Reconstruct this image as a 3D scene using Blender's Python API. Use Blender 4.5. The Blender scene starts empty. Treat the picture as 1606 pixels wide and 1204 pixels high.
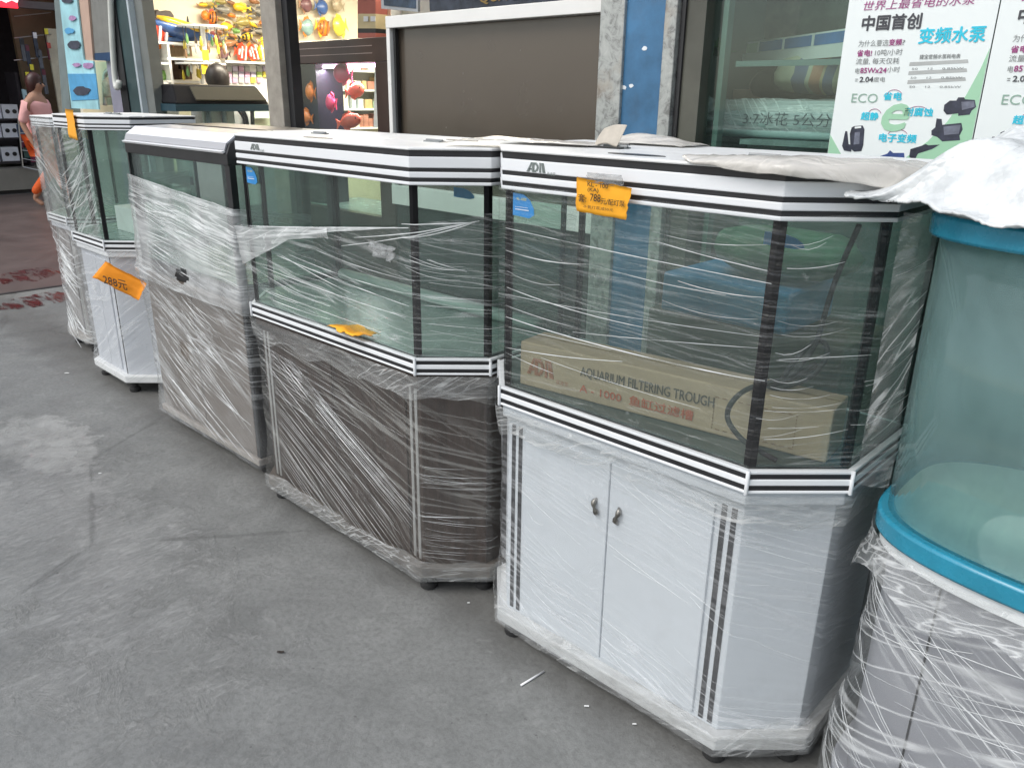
import bpy, bmesh, math, random
from mathutils import Vector, Matrix, noise
rnd = random.Random(7)
R = math.radians
scene = bpy.context.scene
col = scene.collection

# ------------------------------------------------------------------ camera
H = 1.486                                    # eye height; x runs along the row, y away from the street
RIGHT = Vector((0.7238, 0.6899, 0.0131)).normalized()
BACK = Vector((0.6464, -0.6840, 0.3399)).normalized()
UP = BACK.cross(RIGHT).normalized()
RIGHT = UP.cross(BACK).normalized()
F = 1241.9
cam_d = bpy.data.cameras.new('camera')
cam_d.sensor_width = 36.0
cam_d.lens = 36.0 * F / 1606.0
cam_d.clip_start = 0.05
cam_d.clip_end = 400
cam = bpy.data.objects.new('camera', cam_d)
col.objects.link(cam)
m = Matrix((RIGHT, UP, BACK)).transposed().to_4x4()
m.translation = Vector((0, 0, H))
cam.matrix_world = m
scene.camera = cam

# ------------------------------------------------------------------ light
SUN_TO = Vector((-0.22, -0.78, 1.0)).normalized()     # direction towards the veiled sun
world = bpy.data.worlds.new('World')
scene.world = world
world.use_nodes = True
wn = world.node_tree.nodes; wl = world.node_tree.links
sky = wn.new('ShaderNodeTexSky')
sky.sky_type = 'NISHITA'
sky.sun_disc = False
sky.sun_elevation = math.asin(SUN_TO.z)
sky.sun_rotation = math.atan2(SUN_TO.x, SUN_TO.y)
sky.dust_density = 1.5
sky.air_density = 1.3
hs = wn.new('ShaderNodeHueSaturation')
hs.inputs['Saturation'].default_value = 0.42
wl.new(sky.outputs[0], hs.inputs['Color'])
wl.new(hs.outputs[0], wn['Background'].inputs[0])
wn['Background'].inputs[1].default_value = 0.145
sun_d = bpy.data.lights.new('sun', 'SUN')
sun_d.energy = 1.5
sun_d.angle = R(35)
sun_d.color = (1.0, 0.97, 0.93)
sun = bpy.data.objects.new('sun', sun_d)
col.objects.link(sun)
sun.rotation_euler = SUN_TO.to_track_quat('Z', 'Y').to_euler()
vs = scene.view_settings
vs.view_transform = 'Standard'
vs.look = 'None'
vs.gamma = 1.0
vs.exposure = 0.38
vs.use_curve_mapping = False
scene.render.engine = 'CYCLES'
scene.cycles.use_denoising = True
scene.cycles.transparent_max_bounces = 28
scene.cycles.max_bounces = 6
scene.cycles.use_adaptive_sampling = True
scene.cycles.adaptive_threshold = 0.025
scene.cycles.caustics_reflective = False
scene.cycles.caustics_refractive = False
scene.cycles.sample_clamp_indirect = 6.0

# ------------------------------------------------------------------ photo measurements -> metres
CAM = Vector((0, 0, H))
def ray(x, y):
    return -BACK + RIGHT * ((x - 803) / F) - UP * ((y - 602) / F)
def at_z(x, y, z):
    d = ray(x, y); return CAM + d * ((z - H) / d.z)
def at_y(x, y, Y):
    d = ray(x, y); return CAM + d * (Y / d.y)
def at_x(x, y, X):
    d = ray(x, y); return CAM + d * (X / d.x)

# ------------------------------------------------------------------ materials
def new_mat(name):
    mt = bpy.data.materials.new(name)
    mt.use_nodes = True
    nt = mt.node_tree
    return mt, nt, nt.nodes['Principled BSDF'], nt.nodes['Material Output']
def N(nt, typ, **kw):
    n = nt.nodes.new(typ)
    for k, v in kw.items():
        if k in n.inputs: n.inputs[k].default_value = v
        else: setattr(n, k, v)
    return n
def ramp(nt, src, stops):
    r = nt.nodes.new('ShaderNodeValToRGB')
    e = r.color_ramp.elements
    while len(e) < len(stops): e.new(0.5)
    for i, (p, c) in enumerate(stops):
        e[i].position = p
        e[i].color = (*c, 1) if isinstance(c, tuple) else (c, c, c, 1)
    nt.links.new(src, r.inputs[0])
    return r.outputs[0]
def math_n(nt, op, a, b=None, c=None, clamp=False):
    n = nt.nodes.new('ShaderNodeMath'); n.operation = op; n.use_clamp = clamp
    for i, v in enumerate((a, b, c)):
        if v is None: continue
        if isinstance(v, (int, float)): n.inputs[i].default_value = v
        else: nt.links.new(v, n.inputs[i])
    return n.outputs[0]
def mixc(nt, fac, a, b, blend='MIX'):
    n = nt.nodes.new('ShaderNodeMix'); n.data_type = 'RGBA'; n.blend_type = blend
    for i, v in ((0, fac), (6, a), (7, b)):
        if isinstance(v, (int, float)): n.inputs[i].default_value = v
        elif isinstance(v, tuple): n.inputs[i].default_value = (*v, 1)
        else: nt.links.new(v, n.inputs[i])
    return n.outputs[2]
def noise_n(nt, coord, scale, detail=4, rough=0.55, dist=0.0):
    n = N(nt, 'ShaderNodeTexNoise', Scale=scale, Detail=detail, Roughness=rough, Distortion=dist)
    nt.links.new(coord, n.inputs['Vector'])
    return n.outputs['Fac']
def mapping(nt, coord, scale=(1, 1, 1), rot=(0, 0, 0), loc=(0, 0, 0)):
    mp = nt.nodes.new('ShaderNodeMapping')
    mp.inputs['Scale'].default_value = scale
    mp.inputs['Rotation'].default_value = rot
    mp.inputs['Location'].default_value = loc
    nt.links.new(coord, mp.inputs['Vector'])
    return mp.outputs[0]
def bump(nt, h, strength, dist, bsdf):
    b = N(nt, 'ShaderNodeBump', Strength=strength, Distance=dist)
    nt.links.new(h, b.inputs['Height'])
    nt.links.new(b.outputs[0], bsdf.inputs['Normal'])
    return b

MATS = {}
def simple(name, color, rough=0.5, metal=0.0, var=0.12, scale=9.0, bumpv=0.0, spec=0.5, coat=0.0, dirt=0.0):
    """a plain painted, plastic, paper or metal surface with mild mottling and wear"""
    if name in MATS: return MATS[name]
    mt, nt, b, out = new_mat(name)
    tc = nt.nodes.new('ShaderNodeTexCoord')
    n1 = noise_n(nt, tc.outputs['Object'], scale, 6, 0.6)
    lo = tuple(max(0, c * (1 - var)) for c in color); hi = tuple(min(1, c * (1 + var)) for c in color)
    c = ramp(nt, n1, [(0.3, lo), (0.7, hi)])
    if dirt:
        n2 = noise_n(nt, tc.outputs['Object'], 3.3, 8, 0.72, 0.4)
        k = ramp(nt, n2, [(0.5, 0.0), (0.78, dirt)])
        c = mixc(nt, k, c, (0.10, 0.085, 0.065))
    nt.links.new(c, b.inputs['Base Color'])
    n3 = noise_n(nt, tc.outputs['Object'], scale * 4, 3)
    rr = ramp(nt, n3, [(0.3, max(0, rough - 0.025)), (0.7, min(1, rough + 0.04))])
    nt.links.new(rr, b.inputs['Roughness'])
    b.inputs['Metallic'].default_value = metal
    b.inputs['Specular IOR Level'].default_value = spec
    b.inputs['Coat Weight'].default_value = coat
    if bumpv: bump(nt, n3, bumpv, 0.002, b)
    MATS[name] = mt
    return mt
def emit(name, color, strength):
    if name in MATS: return MATS[name]
    mt, nt, b, out = new_mat(name)
    b.inputs['Base Color'].default_value = (*color, 1)
    b.inputs['Emission Color'].default_value = (*color, 1)
    b.inputs['Emission Strength'].default_value = strength
    MATS[name] = mt
    return mt
def glass(name, tint=(0.915, 0.965, 0.945), haze=0.0, haze_col=(0.6, 0.7, 0.66), rough=0.03):
    if name in MATS: return MATS[name]
    mt, nt, b, out = new_mat(name)
    nt.nodes.remove(b)
    lw = N(nt, 'ShaderNodeLayerWeight', Blend=0.5)
    fr = math_n(nt, 'MULTIPLY_ADD', math_n(nt, 'POWER', lw.outputs['Facing'], 4.2), 0.62, 0.035, clamp=True)
    tr = N(nt, 'ShaderNodeBsdfTransparent'); tr.inputs[0].default_value = (*tint, 1)
    gl = N(nt, 'ShaderNodeBsdfGlossy'); gl.inputs['Roughness'].default_value = rough
    gl.inputs[0].default_value = (0.95, 1, 0.98, 1)
    mx = nt.nodes.new('ShaderNodeMixShader')
    nt.links.new(fr, mx.inputs[0]); nt.links.new(tr.outputs[0], mx.inputs[1]); nt.links.new(gl.outputs[0], mx.inputs[2])
    last = mx
    if haze:
        tc = nt.nodes.new('ShaderNodeTexCoord')
        n1 = noise_n(nt, mapping(nt, tc.outputs['Object'], (1, 1, 0.5)), 5, 7, 0.65, 0.6)
        k = ramp(nt, n1, [(0.25, haze * 0.45), (0.75, haze * 1.5)])
        df = N(nt, 'ShaderNodeBsdfDiffuse'); df.inputs[0].default_value = (*haze_col, 1)
        m2 = nt.nodes.new('ShaderNodeMixShader')
        nt.links.new(k, m2.inputs[0]); nt.links.new(mx.outputs[0], m2.inputs[1]); nt.links.new(df.outputs[0], m2.inputs[2])
        last = m2
    nt.links.new(last.outputs[0], out.inputs[0])
    MATS[name] = mt
    return mt
def film_mat(name, angle=0.0, base=0.05, streak=0.5, dens=60.0, stretch=0.05, angle2=None, col_=(0.86, 0.88, 0.88), seed=0.0, width=0.05):
    """stretch film: clear, with taut whitish folds; UV = metres along and up the surface"""
    if name in MATS: return MATS[name]
    mt, nt, b, out = new_mat(name)
    nt.nodes.remove(b)
    tc = nt.nodes.new('ShaderNodeTexCoord')
    uv = tc.outputs['UV']
    warp = N(nt, 'ShaderNodeTexNoise', Scale=2.5, Detail=2)
    nt.links.new(uv, warp.inputs['Vector'])
    wv = nt.nodes.new('ShaderNodeVectorMath'); wv.operation = 'MULTIPLY_ADD'
    nt.links.new(warp.outputs['Color'], wv.inputs[0]); wv.inputs[1].default_value = (0.07, 0.07, 0); nt.links.new(uv, wv.inputs[2])
    def lines(ang, dn, st, sd, w):
        mp = mapping(nt, wv.outputs[0], (1, 1, 1), (0, 0, -ang), (sd, sd * 1.7, 0))
        mp = mapping(nt, mp, (dn * st, dn, 1))
        nz = noise_n(nt, mp, 1.0, 1, 0.5)
        d = math_n(nt, 'ABSOLUTE', math_n(nt, 'SUBTRACT', nz, 0.5))
        l = math_n(nt, 'SUBTRACT', 1.0, math_n(nt, 'DIVIDE', d, w), clamp=True)
        gate = noise_n(nt, mapping(nt, mp, (0.25, 0.09, 1), loc=(sd, 3, 0)), 1.0, 1, 0.6)
        g = ramp(nt, gate, [(0.42, 0.0), (0.62, 1.0)])
        return math_n(nt, 'MULTIPLY', l, g), nz
    l1, h1 = lines(angle, dens, stretch, 3.1 + seed, width)
    l2, h2 = lines(angle2 if angle2 is not None else angle + 0.12, dens * 0.55, stretch * 1.3, 9.7 + seed, width * 0.7)
    tot = math_n(nt, 'MAXIMUM', l1, l2)
    cr = noise_n(nt, mapping(nt, uv, loc=(seed, 0, 0)), 34, 2, 0.7, 1.4)           # crumple glints
    crg = noise_n(nt, uv, 5.5, 1)
    crk = math_n(nt, 'MULTIPLY', ramp(nt, cr, [(0.60, 0.0), (0.70, 1.0)]), ramp(nt, crg, [(0.56, 0.0), (0.70, 0.7)]))
    tot = math_n(nt, 'MAXIMUM', tot, crk)
    patch = ramp(nt, noise_n(nt, uv, 3.5, 2, 0.65), [(0.3, base * 0.5), (0.75, base * 1.7)])
    fac = math_n(nt, 'MULTIPLY_ADD', tot, streak, patch, clamp=True)
    tr = N(nt, 'ShaderNodeBsdfTransparent'); tr.inputs[0].default_value = (0.97, 0.975, 0.975, 1)
    df = N(nt, 'ShaderNodeBsdfPrincipled')
    df.inputs['Base Color'].default_value = (*col_, 1); df.inputs['Roughness'].default_value = 0.22
    gl = N(nt, 'ShaderNodeBsdfGlossy'); gl.inputs['Roughness'].default_value = 0.14
    hgt = math_n(nt, 'ADD', math_n(nt, 'ADD', h1, math_n(nt, 'MULTIPLY', h2, 0.7)), math_n(nt, 'MULTIPLY', cr, 0.45))
    bm_ = N(nt, 'ShaderNodeBump', Strength=0.9, Distance=0.006)
    nt.links.new(hgt, bm_.inputs['Height'])
    for s in (df, gl): nt.links.new(bm_.outputs[0], s.inputs['Normal'])
    lw = N(nt, 'ShaderNodeLayerWeight', Blend=0.5)
    fr = math_n(nt, 'MULTIPLY_ADD', math_n(nt, 'POWER', lw.outputs['Facing'], 4.0), 0.22, 0.045, clamp=True)
    ma = nt.nodes.new('ShaderNodeMixShader'); nt.links.new(fr, ma.inputs[0]); nt.links.new(tr.outputs[0], ma.inputs[1]); nt.links.new(gl.outputs[0], ma.inputs[2])
    mb = nt.nodes.new('ShaderNodeMixShader'); nt.links.new(fac, mb.inputs[0]); nt.links.new(ma.outputs[0], mb.inputs[1]); nt.links.new(df.outputs[0], mb.inputs[2])
    nt.links.new(mb.outputs[0], out.inputs[0])
    MATS[name] = mt
    return mt
def strand_mat():
    if 'strand' in MATS: return MATS['strand']
    mt, nt, b, out = new_mat('strand')
    b.inputs['Base Color'].default_value = (0.9, 0.92, 0.92, 1)
    b.inputs['Roughness'].default_value = 0.2
    tc = nt.nodes.new('ShaderNodeTexCoord')
    nz = noise_n(nt, tc.outputs['Object'], 7, 3)
    al = ramp(nt, nz, [(0.35, 0.12), (0.65, 0.85)])
    nt.links.new(al, b.inputs['Alpha'])
    MATS['strand'] = mt
    return mt

def wood_mat(name, dark, light, rough=0.35, axis='z', scale=6):
    if name in MATS: return MATS[name]
    mt, nt, b, out = new_mat(name)
    tc = nt.nodes.new('ShaderNodeTexCoord')
    sc = {'z': (9, 9, 0.7), 'x': (0.7, 9, 9)}[axis]
    mp = mapping(nt, tc.outputs['Object'], sc)
    n1 = noise_n(nt, mp, scale, 6, 0.62, 0.4)
    n2 = noise_n(nt, mp, scale * 5, 3)
    c = ramp(nt, math_n(nt, 'MULTIPLY_ADD', n2, 0.3, math_n(nt, 'MULTIPLY', n1, 0.8)), [(0.35, dark), (0.72, light)])
    nt.links.new(c, b.inputs['Base Color'])
    b.inputs['Roughness'].default_value = rough
    bump(nt, n1, 0.08, 0.002, b)
    MATS[name] = mt
    return mt

def ground_mat():
    mt, nt, b, out = new_mat('worn_concrete')
    tc = nt.nodes.new('ShaderNodeTexCoord'); P = tc.outputs['Object']
    big = noise_n(nt, P, 0.8, 5, 0.6, 0.5)
    mid = noise_n(nt, P, 4.0, 8, 0.68, 0.6)
    fine = noise_n(nt, P, 60, 4, 0.7)
    sand = noise_n(nt, P, 320, 2, 0.6)
    sheen_noise = noise_n(nt, mapping(nt, P, (34, 11, 1), (0, 0, R(-44))), 1.0, 8, 0.74, 1.2)
    c = ramp(nt, mid, [(0.30, (0.140, 0.143, 0.138)), (0.5, (0.198, 0.203, 0.195)), (0.70, (0.250, 0.255, 0.245))])
    c = mixc(nt, ramp(nt, big, [(0.35, 0.0), (0.7, 0.4)]), c, (0.265, 0.264, 0.252))
    c = mixc(nt, ramp(nt, fine, [(0.36, 0.42), (0.56, 0.0)]), c, (0.095, 0.095, 0.09))
    c = mixc(nt, 0.14, c, ramp(nt, sand, [(0.3, 0.05), (0.7, 0.33)]))
    st = noise_n(nt, P, 9.0, 6, 0.75, 1.2)
    c = mixc(nt, ramp(nt, st, [(0.62, 0.0), (0.74, 0.45)]), c, (0.075, 0.074, 0.070))
    sp = noise_n(nt, P, 38, 3, 0.6)
    c = mixc(nt, ramp(nt, sp, [(0.70, 0.0), (0.74, 0.6)]), c, (0.05, 0.048, 0.045))
    c = mixc(nt, ramp(nt, noise_n(nt, P, 16, 6, 0.7, 0.8), [(0.56, 0.0), (0.66, 0.35)]), c, (0.30, 0.302, 0.29))
    # worn, smoother strip at far left; pale sky sheen painted into the colour
    sx = nt.nodes.new('ShaderNodeSeparateXYZ'); nt.links.new(P, sx.inputs[0])
    dx = math_n(nt, 'DIVIDE', math_n(nt, 'ADD', sx.outputs[0], 3.0), 1.5)
    dy = math_n(nt, 'DIVIDE', math_n(nt, 'SUBTRACT', sx.outputs[1], 0.66), 0.50)
    rr = math_n(nt, 'SQRT', math_n(nt, 'ADD', math_n(nt, 'MULTIPLY', dx, dx), math_n(nt, 'MULTIPLY', dy, dy)))
    rr = math_n(nt, 'ADD', rr, math_n(nt, 'MULTIPLY_ADD', noise_n(nt, P, 5.5, 10, 0.78, 0.5), 2.6, -1.3))
    zone = ramp(nt, rr, [(0.62, 1.0), (0.92, 0.0)])
    bl = ramp(nt, sheen_noise, [(0.47, 0.0), (0.66, 1.0)])
    c = mixc(nt, math_n(nt, 'MULTIPLY', zone, math_n(nt, 'MULTIPLY', bl, 0.62)), c, (0.40, 0.397, 0.385))
    soft = ramp(nt, rr, [(0.2, 0.30), (1.6, 0.0)])
    c = mixc(nt, soft, c, (0.31, 0.308, 0.298))
    crk = N(nt, 'ShaderNodeTexVoronoi', Scale=0.55, feature='DISTANCE_TO_EDGE')
    nt.links.new(mapping(nt, P, loc=(0.31, 0.2, 0)), crk.inputs['Vector'])
    wob = math_n(nt, 'ADD', crk.outputs['Distance'], math_n(nt, 'MULTIPLY_ADD', mid, 0.05, -0.025))
    c = mixc(nt, ramp(nt, math_n(nt, 'ABSOLUTE', wob), [(0.0, 0.45), (0.006, 0.0)]), c, (0.07, 0.07, 0.066))
    px_ = math_n(nt, 'DIVIDE', math_n(nt, 'ADD', sx.outputs[0], 3.75), 0.42)
    py_ = math_n(nt, 'DIVIDE', math_n(nt, 'SUBTRACT', sx.outputs[1], 0.93), 0.20)
    pr_ = math_n(nt, 'ADD', math_n(nt, 'ADD', math_n(nt, 'MULTIPLY', px_, px_), math_n(nt, 'MULTIPLY', py_, py_)), math_n(nt, 'MULTIPLY_ADD', noise_n(nt, P, 9, 5, 0.6), 2.4, -1.2))
    patch = math_n(nt, 'MULTIPLY', ramp(nt, pr_, [(0.70, 0.6), (0.98, 0.0)]), ramp(nt, mid, [(0.35, 0.35), (0.55, 1.0)]))
    c = mixc(nt, patch, c, mixc(nt, fine, (0.36, 0.36, 0.345), (0.46, 0.46, 0.445)))
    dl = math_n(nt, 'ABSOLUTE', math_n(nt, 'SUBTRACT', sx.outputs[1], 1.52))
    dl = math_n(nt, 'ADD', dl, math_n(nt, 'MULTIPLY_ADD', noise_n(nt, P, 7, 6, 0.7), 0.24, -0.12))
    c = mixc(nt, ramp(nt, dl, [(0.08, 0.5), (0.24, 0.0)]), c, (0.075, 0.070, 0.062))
    nt.links.new(c, b.inputs['Base Color'])
    ro = math_n(nt, 'SUBTRACT', ramp(nt, mid, [(0.3, 0.44), (0.7, 0.68)]), math_n(nt, 'MULTIPLY', zone, 0.20))
    nt.links.new(ro, b.inputs['Roughness'])
    c2 = noise_n(nt, P, 1.7, 9, 0.75, 1.0)
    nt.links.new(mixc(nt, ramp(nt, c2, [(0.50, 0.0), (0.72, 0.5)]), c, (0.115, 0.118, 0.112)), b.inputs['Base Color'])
    hgt = math_n(nt, 'ADD', math_n(nt, 'MULTIPLY', fine, 0.5), math_n(nt, 'ADD', math_n(nt, 'MULTIPLY', mid, 1.6), math_n(nt, 'MULTIPLY', math_n(nt, 'MULTIPLY', sheen_noise, zone), 1.3)))
    bump(nt, hgt, 0.55, 0.006, b)
    return mt

# ------------------------------------------------------------------ builders
def org(o):
    v = Vector((0, 0, 0))
    while o is not None:
        v += o.location; o = o.parent
    return v
class MB:
    """collects faces in world metres; build() links them as ONE mesh object"""
    def __init__(s): s.v = []; s.f = []; s.uv = None
    def add(s, verts, faces):
        k = len(s.v); s.v += [Vector(p) for p in verts]; s.f += [tuple(i + k for i in f) for f in faces]
        return s
    def box(s, a, b, M=None):
        p = [Vector((x, y, z)) for z in (a[2], b[2]) for y in (a[1], b[1]) for x in (a[0], b[0])]
        if M is not None: p = [M @ q for q in p]
        return s.add(p, [(0, 2, 3, 1), (4, 5, 7, 6), (0, 1, 5, 4), (2, 6, 7, 3), (0, 4, 6, 2), (1, 3, 7, 5)])
    def prism(s, poly, z0, z1):
        n = len(poly)
        vs_ = [(p[0], p[1], z0) for p in poly] + [(p[0], p[1], z1) for p in poly]
        fs = [tuple(range(n - 1, -1, -1)), tuple(range(n, 2 * n))] + [(i, (i + 1) % n, n + (i + 1) % n, n + i) for i in range(n)]
        return s.add(vs_, fs)
    def slab(s, poly3, d):
        """a planar outline given thickness along vector d"""
        n = len(poly3); d = Vector(d); p = [Vector(q) for q in poly3]
        return s.add(p + [q + d for q in p], [tuple(range(n - 1, -1, -1)), tuple(range(n, 2 * n))] + [(i, (i + 1) % n, n + (i + 1) % n, n + i) for i in range(n)])
    def ring(s, outer, inner, z0, z1):
        n = len(outer)
        vs_ = [(*outer[i], z0) for i in range(n)] + [(*inner[i], z0) for i in range(n)] + [(*outer[i], z1) for i in range(n)] + [(*inner[i], z1) for i in range(n)]
        fs = []
        for i in range(n):
            j = (i + 1) % n
            fs += [(i, j, 2 * n + j, 2 * n + i), (n + j, n + i, 3 * n + i, 3 * n + j), (2 * n + i, 2 * n + j, 3 * n + j, 3 * n + i), (j, i, n + i, n + j)]
        return s.add(vs_, fs)
    def tube(s, pts, r, n=6, cap=True):
        pts = [Vector(p) for p in pts]; rs = r if isinstance(r, (list, tuple)) else [r] * len(pts)
        vs_ = []; fs = []
        ref = None
        for i, p in enumerate(pts):
            t = (pts[min(i + 1, len(pts) - 1)] - pts[max(i - 1, 0)]).normalized()
            if ref is None:
                ref = Vector((0, 0, 1)) if abs(t.z) < 0.9 else Vector((1, 0, 0))
            a = t.cross(ref).normalized(); bb = a.cross(t).normalized(); ref = bb
            for k in range(n):
                w = 2 * math.pi * k / n
                vs_.append(p + a * (rs[i] * math.cos(w)) + bb * (rs[i] * math.sin(w)))
        for i in range(len(pts) - 1):
            for k in range(n):
                q = (k + 1) % n
                fs.append((i * n + k, i * n + q, (i + 1) * n + q, (i + 1) * n + k))
        if cap: fs += [tuple(range(n - 1, -1, -1)), tuple((len(pts) - 1) * n + k for k in range(n))]
        return s.add(vs_, fs)
    def lathe(s, c, prof, n=16, M=None):
        vs_ = []; fs = []; c = Vector(c)
        for (r, z) in prof:
            for k in range(n):
                w = 2 * math.pi * k / n
                q = Vector((r * math.cos(w), r * math.sin(w), z))
                vs_.append(c + (M @ q if M is not None else q))
        for i in range(len(prof) - 1):
            for k in range(n):
                q = (k + 1) % n
                fs.append((i * n + k, i * n + q, (i + 1) * n + q, (i + 1) * n + k))
        fs += [tuple(range(n - 1, -1, -1)), tuple((len(prof) - 1) * n + k for k in range(n))]
        return s.add(vs_, fs)
    def build(s, name, mat, parent=None, smooth=False, bevel=0.0, loc=None, auto=None):
        me = bpy.data.meshes.new(name)
        o0 = org(parent) if parent is not None else Vector((0, 0, 0))
        if loc is None:
            L = Vector((0, 0, 0))
            if parent is None and s.v:
                xs = [v.x for v in s.v]; ys = [v.y for v in s.v]; zs = [v.z for v in s.v]
                L = Vector(((min(xs) + max(xs)) / 2, (min(ys) + max(ys)) / 2, min(zs)))
        else: L = Vector(loc)
        me.from_pydata([v - o0 - L for v in s.v], [], s.f)
        if s.uv:
            ul = me.uv_layers.new(name='UVMap')
            for lp in me.loops: ul.data[lp.index].uv = s.uv[lp.vertex_index]
        me.materials.append(mat)
        if smooth:
            for p in me.polygons: p.use_smooth = True
        if auto is not None:
            for p in me.polygons: p.use_smooth = True
            try: me.set_sharp_from_angle(angle=R(auto))
            except Exception: pass
        me.update()
        ob = bpy.data.objects.new(name, me)
        ob.location = L
        col.objects.link(ob)
        ob.parent = parent
        if bevel:
            bv = ob.modifiers.new('bevel', 'BEVEL'); bv.width = bevel; bv.segments = 2; bv.limit_method = 'ANGLE'; bv.angle_limit = R(40)
        return ob
def thing(name, label, cat, loc=(0, 0, 0), group=None):
    o = bpy.data.objects.new(name, None); col.objects.link(o)
    o.empty_display_size = 0.1
    o.location = loc; o['label'] = label; o['category'] = cat
    if group: o['group'] = group
    return o
def tag(o, label, cat, group=None):
    o['label'] = label; o['category'] = cat
    if group: o['group'] = group
    return o
def struct(o):
    o['kind'] = 'structure'; return o
def stuff(o):
    o['kind'] = 'stuff'; return o
TXT = {}
def text_mesh(s, offset=0.0):
    key = (s, offset)
    if key in TXT: return TXT[key]
    cu = bpy.data.curves.new('t', 'FONT'); cu.body = s; cu.size = 1.0; cu.offset = offset; cu.resolution_u = 3
    ob = bpy.data.objects.new('t', cu); col.objects.link(ob)
    dg = bpy.context.evaluated_depsgraph_get(); dg.update()
    me = bpy.data.meshes.new_from_object(ob.evaluated_get(dg))
    vs_ = [v.co.copy() for v in me.vertices]; fs = [tuple(p.vertices) for p in me.polygons]
    bpy.data.objects.remove(ob); bpy.data.curves.remove(cu); bpy.data.meshes.remove(me)
    TXT[key] = (vs_, fs)
    return TXT[key]
def lettering(name, s, mat, parent, o, u, v, width=None, height=None, offset=0.0, shear=0.0, lift=0.0012):
    """flat printed text: o = lower left, u = reading direction, v = up, fitted to width x height in metres"""
    bold = offset * 1.1; vs_, fs = text_mesh(s, 0.0)
    if not vs_: return None
    x0 = min(p.x for p in vs_); x1 = max(p.x for p in vs_); y0 = min(p.y for p in vs_); y1 = max(p.y for p in vs_)
    o = Vector(o); u = Vector(u).normalized(); v = Vector(v).normalized(); n = u.cross(v)
    if height is None: height = (y1 - y0) * width / (x1 - x0)
    if width is None: width = (x1 - x0) * height / (y1 - y0)
    mb = MB()
    reps = ((0.0, 0.0),) if bold <= 0 else ((-bold, 0.0), (bold, 0.0), (0.0, bold), (0.0, -bold))
    for k, (ox, oy) in enumerate(reps):
        mb.add([o + u * (((p.x - x0) / (x1 - x0)) * width + shear * (p.y - y0) / (y1 - y0) * height + ox * height) + v * (((p.y - y0) / (y1 - y0) + oy) * height) + n * (lift + 0.00012 * k) for p in vs_], fs)
    return mb.build(name, mat, parent)
def offset_poly(poly, d):
    """move every edge of a convex counter-clockwise outline outwards by d"""
    n = len(poly); out = []
    P = [Vector((p[0], p[1])) for p in poly]
    for i in range(n):
        a, b, c = P[i - 1], P[i], P[(i + 1) % n]
        e1 = (b - a).normalized(); e2 = (c - b).normalized()
        n1 = Vector((e1.y, -e1.x)); n2 = Vector((e2.y, -e2.x))
        k = 1 + n1.dot(n2)
        q = b + (n1 + n2) * (d / k)
        out.append((q.x, q.y))
    return out
def interp(tab, x):
    if x <= tab[0][0]: return tab[0][1]
    for (a, va), (b, vb) in zip(tab, tab[1:]):
        if x <= b: return va + (vb - va) * (x - a) / (b - a)
    return tab[-1][1]
def path_sampler(poly):
    P = [Vector((p[0], p[1])) for p in poly]
    cum = [0.0]
    for a, b in zip(P, P[1:]): cum.append(cum[-1] + (b - a).length)
    def f(s):
        s = max(0, min(cum[-1], s))
        for i in range(len(P) - 1):
            if s <= cum[i + 1] + 1e-9:
                t = (s - cum[i]) / max(1e-9, cum[i + 1] - cum[i])
                d = (P[i + 1] - P[i]).normalized()
                return P[i].lerp(P[i + 1], t), Vector((d.y, -d.x))
        return P[-1], Vector((0, -1))
    return f, cum
def film_sheet(name, mat, parent, poly, off, z0, z1, ds=0.025, rows=24, wr=0.003, seed=0, gap=None):
    """a skin of stretch film round an open outline; off(z) = distance outside the outline; z0/z1 may be functions of s"""
    f, cum = path_sampler(poly)
    ss = []
    for i in range(len(cum) - 1):
        k = max(1, int(round((cum[i + 1] - cum[i]) / ds)))
        ss += [cum[i] + (cum[i + 1] - cum[i]) * j / k for j in range(k)]
    ss.append(cum[-1])
    mb = MB(); mb.uv = []
    fz0 = z0 if callable(z0) else (lambda s: z0); fz1 = z1 if callable(z1) else (lambda s: z1)
    for s in ss:
        p, n = f(s)
        # average the normal at corners
        pa, na = f(s - 0.004); pb, nb = f(s + 0.004)
        nn = (na + nb)
        nn = nn / max(0.2, nn.length) * (1 / max(0.6, math.sqrt((1 + na.dot(nb)) / 2)))
        a, b = fz0(s), fz1(s)
        for r in range(rows + 1):
            z = a + (b - a) * r / rows
            d = off(z) + wr * (0.6 + noise.noise(Vector((s * 7 + seed, z * 11, seed))) + 0.5 * noise.noise(Vector((s * 19, z * 27, seed + 5))))
            q = p + nn * d
            mb.v.append(Vector((q.x, q.y, z))); mb.uv.append((s + seed, z))
    R1 = rows + 1
    for i in range(len(ss) - 1):
        for r in range(rows):
            zc = mb.v[i * R1 + r].z
            if gap and gap(ss[i], zc): continue
            mb.f.append((i * R1 + r, (i + 1) * R1 + r, (i + 1) * R1 + r + 1, i * R1 + r + 1))
    ob = mb.build(name, mat, parent, smooth=True)
    return ob
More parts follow.
